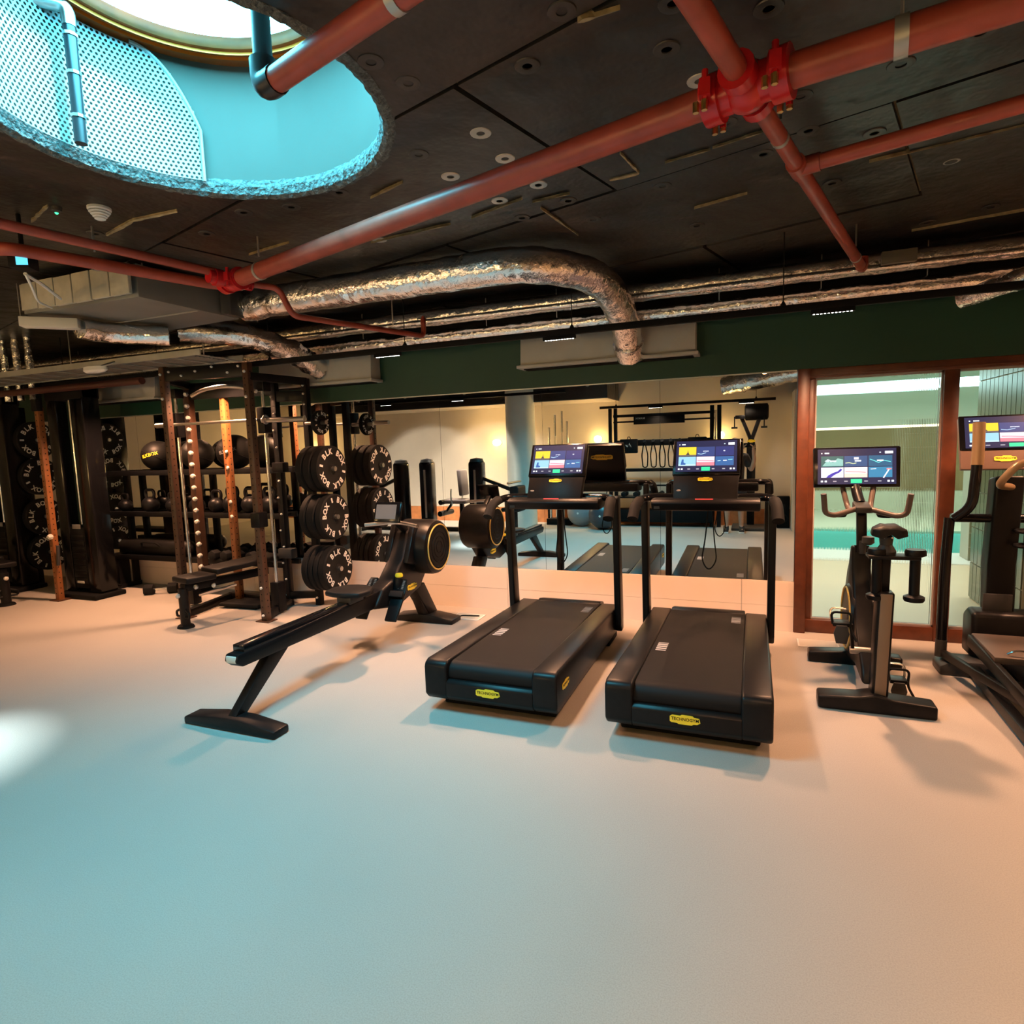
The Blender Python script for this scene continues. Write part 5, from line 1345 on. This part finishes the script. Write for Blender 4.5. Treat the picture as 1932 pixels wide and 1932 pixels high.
# ---- wall rig
def rig():
    ox, oy = -1.5, -.85
    t = thing('wall_rig', 'black wall rig with crossbars, straps and shelves, seen in the mirror', 'wall rig', (ox, oy, 0))
    for x in (-2.46, -2.36): MB().box(x-ox-.03, x-ox+.03, -.03, .03, 0, 2.17).build('upright', m_['black'], t, .004)
    for x in (-.66, -.54): MB().box(x-ox-.035, x-ox+.035, -.03, .05, 0, 2.14).build('upright', m_['black'], t, .004)
    MB().tube([(-.60-ox, .06, .3), (-.60-ox, .06, 2.05)], .018, 10).build('guide_rod', m_['chrome'], t)
    for z, h_ in ((2.05, .05), (1.93, .03), (1.06, .06), (.76, .03)): MB().box(-2.4-ox, -.6-ox, -.02, .02, z-h_, z).build('crossbar', m_['black'], t, .003)
    bn = MB().box(-2.02-ox, -1.12-ox, .02, .05, 1.86, 2.00).build('banner_beam', m_['matt_black'], t, .003)
    mb = MB(); mesh_into(mb, text_mesh('BLKBOX', .045, .0004), frame((-1.90-ox, .0515, 1.965), (-1, 0, 0), (0, 0, 1))); mb.build('lettering', m_['offwhite'], bn, smooth=False)
    MB().box(-2.36-ox, -.66-ox, -.01, .03, 1.47, 1.58).build('peg_rail', m_['black'], t, .003)
    for i in range(6):
        x = -1.82+i*.155
        MB().tube([(x-ox, .03, 1.53), (x-ox, .10, 1.56)], .03, 10).build('peg', m_['black'], t)
        MB().tube(fillet([(x-ox-.01, .09, 1.53), (x-ox-.05, .09, 1.30), (x-ox-.03, .09, 1.08), (x-ox+.05, .09, 1.08), (x-ox+.06, .09, 1.30), (x-ox+.01, .09, 1.53)], .05, 4), .011, 7).build('strap_loop', m_['matt_black'], t)
        MB().box(x-ox-.018, x-ox+.018, .08, .10, 1.36, 1.40).build('strap_buckle', m_['offwhite'], t)
    # shelf box and plinth
    MB().box(-2.38-ox, -.62-ox, -.20, .12, .08, .30).build('plinth_box', m_['matt_black'], t, .006)
    MB().box(-2.38-ox, -.62-ox, -.2, .16, .52, .545).build('shelf', m_['black'], t, .003)
rig()
def bag(lab, x):
    t = thing('hanging_bag', lab, 'bag', (x, -.75, 1.34), 0, 'bags on the wall rig')
    MB().box(-.16, .16, -.05, .05, 0, .26).build('bag_body', m_['matt_black'], t, .02)
    MB().tube(fillet([(-.03, 0, .26), (-.02, 0, .30), (.02, 0, .30), (.03, 0, .26)], .015), .006, 6).build('bag_loop', m_['matt_black'], t)
    MB().prism([(-.06, .02), (-.02, -.03), (.01, .03), (.03, -.02), (.06, -.03), (.02, .05), (.0, .0), (-.02, .02)], 'y', .0505, .0515, Matrix.Translation((0, 0, .14))).build('emblem', m_['offwhite'], t, smooth=False)
bag('square black bag with a white emblem at the left of the wall rig', -2.10); bag('square black bag at the right of the wall rig, partly behind the second screen', -.90)
for i in range(7):
    dumbbell('black dumbbell, %s of seven on the wall rig shelf in the mirror' % ('leftmost', 'second', 'third', 'fourth', 'fifth', 'sixth', 'rightmost')[i], (-2.2+i*.22, -.84, .545), pi/2, .85, group='dumbbells on the wall rig')
ye = thing('hand_tool', 'yellow handled ab roller on the wall rig plinth', 'ab roller', (-1.15, -.80, .30))
MB().tube([(-.14, 0, .06), (.14, 0, .06)], .02, 10).build('handle', m_['yellow'], ye); MB().lathe([(.02, -.03), (.06, -.02), (.06, .02), (.02, .03)], 20, Matrix.Translation((0, 0, .06)) @ Matrix.Rotation(pi/2, 4, 'Y')).build('wheel', m_['black'], ye)
for lab, x, y, r, col in (('pale grey gym ball left of the wall rig', -2.98, -.62, .27, (.30, .31, .33)), ('dark grey gym ball in front of the pale one', -2.49, -.28, .26, (.06, .065, .08))):
    t = thing('gym_ball', lab, 'gym ball', (x, y, 0), 0, 'gym balls')
    MB().ball((0, 0, r), r, 32, 20).build('ball', mat('gymball_%d' % int(r*100), col, .35), t)
    rgs = MB()
    for k in range(-2, 3): MB().ring((0, 0, r+k*r*.28), (0, 0, 1), sqrt(1-(k*.28)**2)*r+.0005, .002, 36, 4).build('rib', mat('gymball_%d' % int(r*100)), t)
    MB().lathe([(.02, 0), (.015, .004)], 12, Matrix.Translation((0, r, r)) @ Matrix.Rotation(-pi/2, 4, 'X')).build('valve', m_['white'], t)
# barbell holder
bh = thing('barbell_holder', 'floor holder with upright chrome barbells right of the column in the mirror', 'barbell holder', (-3.42, -.80, 0))
MB().box(-.28, .22, -.12, .12, 0, .12).build('base', m_['black'], bh, .01)
MB().box(-.28, .22, -.10, .10, .40, .44).build('guide_plate', m_['black'], bh, .006)
for sx in (-.26, .20): MB().box(sx-.02, sx+.02, -.02, .02, .1, .42).build('holder_post', m_['black'], bh, .003)
for i, (x, L_) in enumerate(((-.22, 1.75), (-.10, 1.98), (.04, 2.05), (.14, 1.85))):
    o = thing('barbell', 'chrome barbell standing upright, %s in the floor holder' % ('leftmost', 'second', 'third', 'rightmost')[i], 'barbell', (-3.42+x, -.80, .125), 0, 'barbells in the floor holder')
    MB().tube([(0, 0, 0), (0, 0, .40)], .024, 12).build('sleeve', m_['chrome'], o); MB().tube([(0, 0, .44), (0, 0, L_-.40)], .0145, 10).build('shaft', m_['steel'], o); MB().tube([(0, 0, L_-.40), (0, 0, L_)], .024, 12).build('sleeve', m_['chrome'], o)
    MB().tube([(0, 0, .40), (0, 0, .44)], .034, 14).build('collar', m_['steel'], o)
# ski trainer
sk = thing('ski_trainer', 'black upright ski trainer with a drum and forked arms, right of the wall rig', 'ski trainer', (-.02, -.80, 0))
MB().box(-.30, .30, -.20, .42, 0, .05).build('platform', m_['dark_grey'], sk, .015)
MB().prism([(-.06, .05), (.06, .05), (.075, 1.40), (.045, 1.55), (-.045, 1.55), (-.075, 1.40)], 'y', -.12, -.02).build('mast', m_['black'], sk, .012)
MB().bar((0, -.07, 1.50), (-.17, -.05, 1.92), .08, .06).build('fork_arm', m_['black'], sk, .01); MB().bar((0, -.07, 1.50), (.14, -.05, 1.92), .08, .06).build('fork_arm', m_['black'], sk, .01)
MB().lathe([(.10, -.19), (.14, -.17), (.14, .17), (.10, .19)], 28, Matrix.Translation((.08, -.08, 1.99)) @ Matrix.Rotation(pi/2, 4, 'Y')).build('drum', m_['matt_black'], sk)
for sx in (-.27, .20): 
    MB().tube([(sx, .02, 1.92), (sx, .04, 1.74)], .010, 8).build('pull_cord', m_['matt_black'], sk); MB().tube([(sx-.05, .04, 1.73), (sx+.05, .04, 1.73)], .016, 8).build('pull_grip', m_['rubber'], sk)
MB().box(-.26, -.10, -.04, .03, 1.88, 1.94).build('arm_head', m_['black'], sk, .01)
badge(sk, frame((0, -.018, 1.50), (-1, 0, 0), (0, 0, 1)), .13, .05)
sp = thing('loudspeaker', 'black floor loudspeaker at the right end of the back wall in the mirror', 'loudspeaker', (.50, -.92, 0))
MB().box(-.10, .10, -.10, .10, 0, .54).build('cabinet', m_['matt_black'], sp, .01)
MB().lathe([(.075, 0), (.06, .006), (.03, -.004), (.0, .004)], 24, Matrix.Translation((0, .10, .17)) @ Matrix.Rotation(-pi/2, 4, 'X')).build('woofer', m_['graphite'], sp); MB().lathe([(.035, 0), (.02, .005), (.0, .003)], 18, Matrix.Translation((0, .10, .38)) @ Matrix.Rotation(-pi/2, 4, 'X')).build('tweeter', m_['graphite'], sp)
# foil ducts near the ceiling behind the camera
o = thing('foil_duct', 'wide crinkled foil duct near the ceiling at the mirror\'s upper right', 'duct')
foil_tube(fillet([(-.45, -.90, 2.46), (.2, -.55, 2.52), (.9, -.1, 2.60), (1.6, .5, 2.66)], .3), .16, 20, .06, .012, 50).build('duct_run', m_['foil'], o, angle=70)
o = thing('foil_pipe', 'long thin foil pipe along the back wall ceiling in the mirror', 'pipe')
foil_tube([(-2.2, .45, 2.76), (1.0, .42, 2.76)], .06, 14, .1, .004, 51).build('pipe_run', m_['foil'], o, angle=70)

# ---- the photographer
def skin_body(name, joints, edges, m, parent, sub=2, root=0):
    me = bpy.data.meshes.new(name); me.from_pydata([j[:3] for j in joints], edges, [])
    o = bpy.data.objects.new(name, me); COL.objects.link(o)
    o.modifiers.new('skin', 'SKIN').use_smooth_shade = True
    sv = me.skin_vertices[0].data if me.skin_vertices else None
    if sv is None:
        bm = bmesh.new(); bm.from_mesh(me); bm.verts.layers.skin.verify(); bm.to_mesh(me); bm.free(); sv = me.skin_vertices[0].data
    for i, j in enumerate(joints):
        r = j[3]; sv[i].radius = (r, r) if not hasattr(r, '__len__') else r
        sv[i].use_root = (i == root)
    s = o.modifiers.new('sub', 'SUBSURF'); s.levels = s.render_levels = sub
    dg = bpy.context.evaluated_depsgraph_get(); dg.update()
    mesh = bpy.data.meshes.new_from_object(o.evaluated_get(dg)); bpy.data.objects.remove(o)
    mesh.polygons.foreach_set('use_smooth', [True]*len(mesh.polygons)); mesh.materials.clear(); mesh.materials.append(m)
    return link(name, mesh, None, parent)
def person():
    t = thing('person', 'person in a dark grey T-shirt, dark shorts and black shoes taking the photo', 'person', (-.27, -.28, 0))
    J = [(0, 0, .80, (.10, .08)), (0, 0, .95, (.095, .075)), (0, .01, 1.12, (.10, .078)), (0, .0, 1.24, (.09, .065)), (0, .01, 1.31, .052), (0, .03, 1.37, .055), (0, .04, 1.44, (.075, .085)), (0, .035, 1.52, (.062, .075)),
         (-.09, 0, .76, .085), (-.105, .02, .42, .052), (-.11, .0, .30, .05), (-.115, -.02, .09, .034), (-.125, .05, .045, .036), (-.135, .14, .03, .03),
         (.09, 0, .76, .085), (.10, .02, .42, .052), (.105, .0, .30, .05), (.11, -.02, .09, .034), (.12, .05, .045, .036), (.13, .14, .03, .03),
         (-.165, 0, 1.24, .05), (-.20, .06, 1.02, .040), (-.05, .20, 1.18, .033), (.12, .21, 1.38, .027),
         (.165, 0, 1.24, .05), (.26, .02, 1.02, .040), (.30, .14, 1.20, .033), (.285, .20, 1.38, .027)]
    E_ = [(0, 1), (1, 2), (2, 3), (3, 4), (4, 5), (5, 6), (6, 7), (0, 8), (8, 9), (9, 10), (10, 11), (11, 12), (12, 13), (0, 14), (14, 15), (15, 16), (16, 17), (17, 18), (18, 19), (3, 20), (20, 21), (21, 22), (22, 23), (3, 24), (24, 25), (25, 26), (26, 27)]
    skin_body('body', J, E_, m_['skin'], t)
    # clothing follows the body a little proud of it
    Ts = [(0, 0, .74, (.165, .13)), (0, 0, .92, (.158, .125)), (0, .01, 1.12, (.175, .13)), (0, .0, 1.24, (.15, .11)), (0, .005, 1.325, .070), (-.165, 0, 1.235, .080), (-.195, .05, 1.07, .070), (.165, 0, 1.235, .080), (.24, .015, 1.07, .070)]
    skin_body('t_shirt', Ts, [(0, 1), (1, 2), (2, 3), (3, 4), (3, 5), (5, 6), (3, 7), (7, 8)], mat('shirt', (.035, .035, .038), .8), t)
    Sh = [(0, 0, .88, (.15, .12)), (0, 0, .78, (.155, .12)), (-.095, .005, .68, .112), (-.105, .01, .47, .098), (.095, .005, .68, .112), (.105, .01, .47, .098)]
    skin_body('shorts', Sh, [(0, 1), (1, 2), (2, 3), (1, 4), (4, 5)], mat('shorts', (.018, .018, .022), .8), t)
    hr = MB().ball((0, .022, 1.478), .088, 20, 12, (.93, 1.05, .95)); hr.v = [v for v in hr.v]; hr.v = [(x, min(y, .075) if z < 1.50 else y, max(z, 1.43)) for x, y, z in hr.v]
    hr.build('hair', mat('hair', (.02, .015, .012), .6), t, angle=80)
    fc = MB().ball((-.028, .112, 1.455), .009, 10, 6).ball((.028, .112, 1.455), .009, 10, 6); fc.build('eyes', m_['white'], t)
    MB().prism([(.098, 1.46), (.135, 1.425), (.105, 1.415)], 'x', -.012, .012).build('nose', m_['skin'], t, .004)
    MB().box(-.022, .022, .098, .112, 1.388, 1.396).build('mouth', mat('lips', (.40, .14, .12), .5), t, .003)
    for sg in (-1, 1):
        MB().ball((sg*.078, .035, 1.445), .022, 10, 8, (.4, .8, 1.2)).build('ear', m_['skin'], t)
        # shoe
        x = -.127 if sg < 0 else .122
        sh = MB().prism([(-.06, .02), (-.062, .09), (-.02, .105), (.05, .085), (.13, .055), (.20, .04), (.205, .02)], 'x', x-.042, x+.042).build('shoe', mat('shoe_black', (.012, .012, .013), .6), t, .02, seg=3)
        MB().prism([(-.066, 0), (-.066, .024), (.212, .024), (.212, 0)], 'x', x-.045, x+.045).build('shoe_sole', m_['white'], sh, .006)
        # hand: palm and five fingers around the phone edge
        hx, hy, hz = (.135, .215, 1.40) if sg < 0 else (.285, .215, 1.40)
        s2 = 1 if sg < 0 else -1
        hj = [(hx-.01*s2, hy-.01, hz-.03, .024), (hx, hy, hz+.03, .027)]; he = [(0, 1)]
        for k in range(4):
            b_ = len(hj); zz = hz+.045+.004*k-.018*k+.02; ln = (.9, 1., .95, .8)[k]
            hj += [(hx+.012*s2, hy-.012, zz, .0095), (hx+.035*s2*ln, hy-.022, zz+.004, .009), (hx+.055*s2*ln, hy-.006, zz+.006, .008)]; he += [(1, b_), (b_, b_+1), (b_+1, b_+2)]
        b_ = len(hj); hj += [(hx+.008*s2, hy+.022, hz+.02, .0105), (hx+.030*s2, hy+.030, hz+.035, .010), (hx+.05*s2, hy+.026, hz+.05, .0085)]; he += [(0, b_), (b_, b_+1), (b_+1, b_+2)]
        skin_body('hand', hj, he, m_['skin'], t, 1)
    return t
person()
ph = thing('phone', 'black phone held up by the person in front of the face', 'phone', (-.052, -.045, 1.40))
MB().box(-.078, .078, -.004, .004, 0, .072).build('phone_body', m_['gloss_black'], ph, .003)
MB().lathe([(.010, 0), (.009, .002), (.0, .002)], 14, Matrix.Translation((.05, .004, .05)) @ Matrix.Rotation(-pi/2, 4, 'X')).build('phone_lens', m_['black'], ph)
print('objects', len(bpy.data.objects))
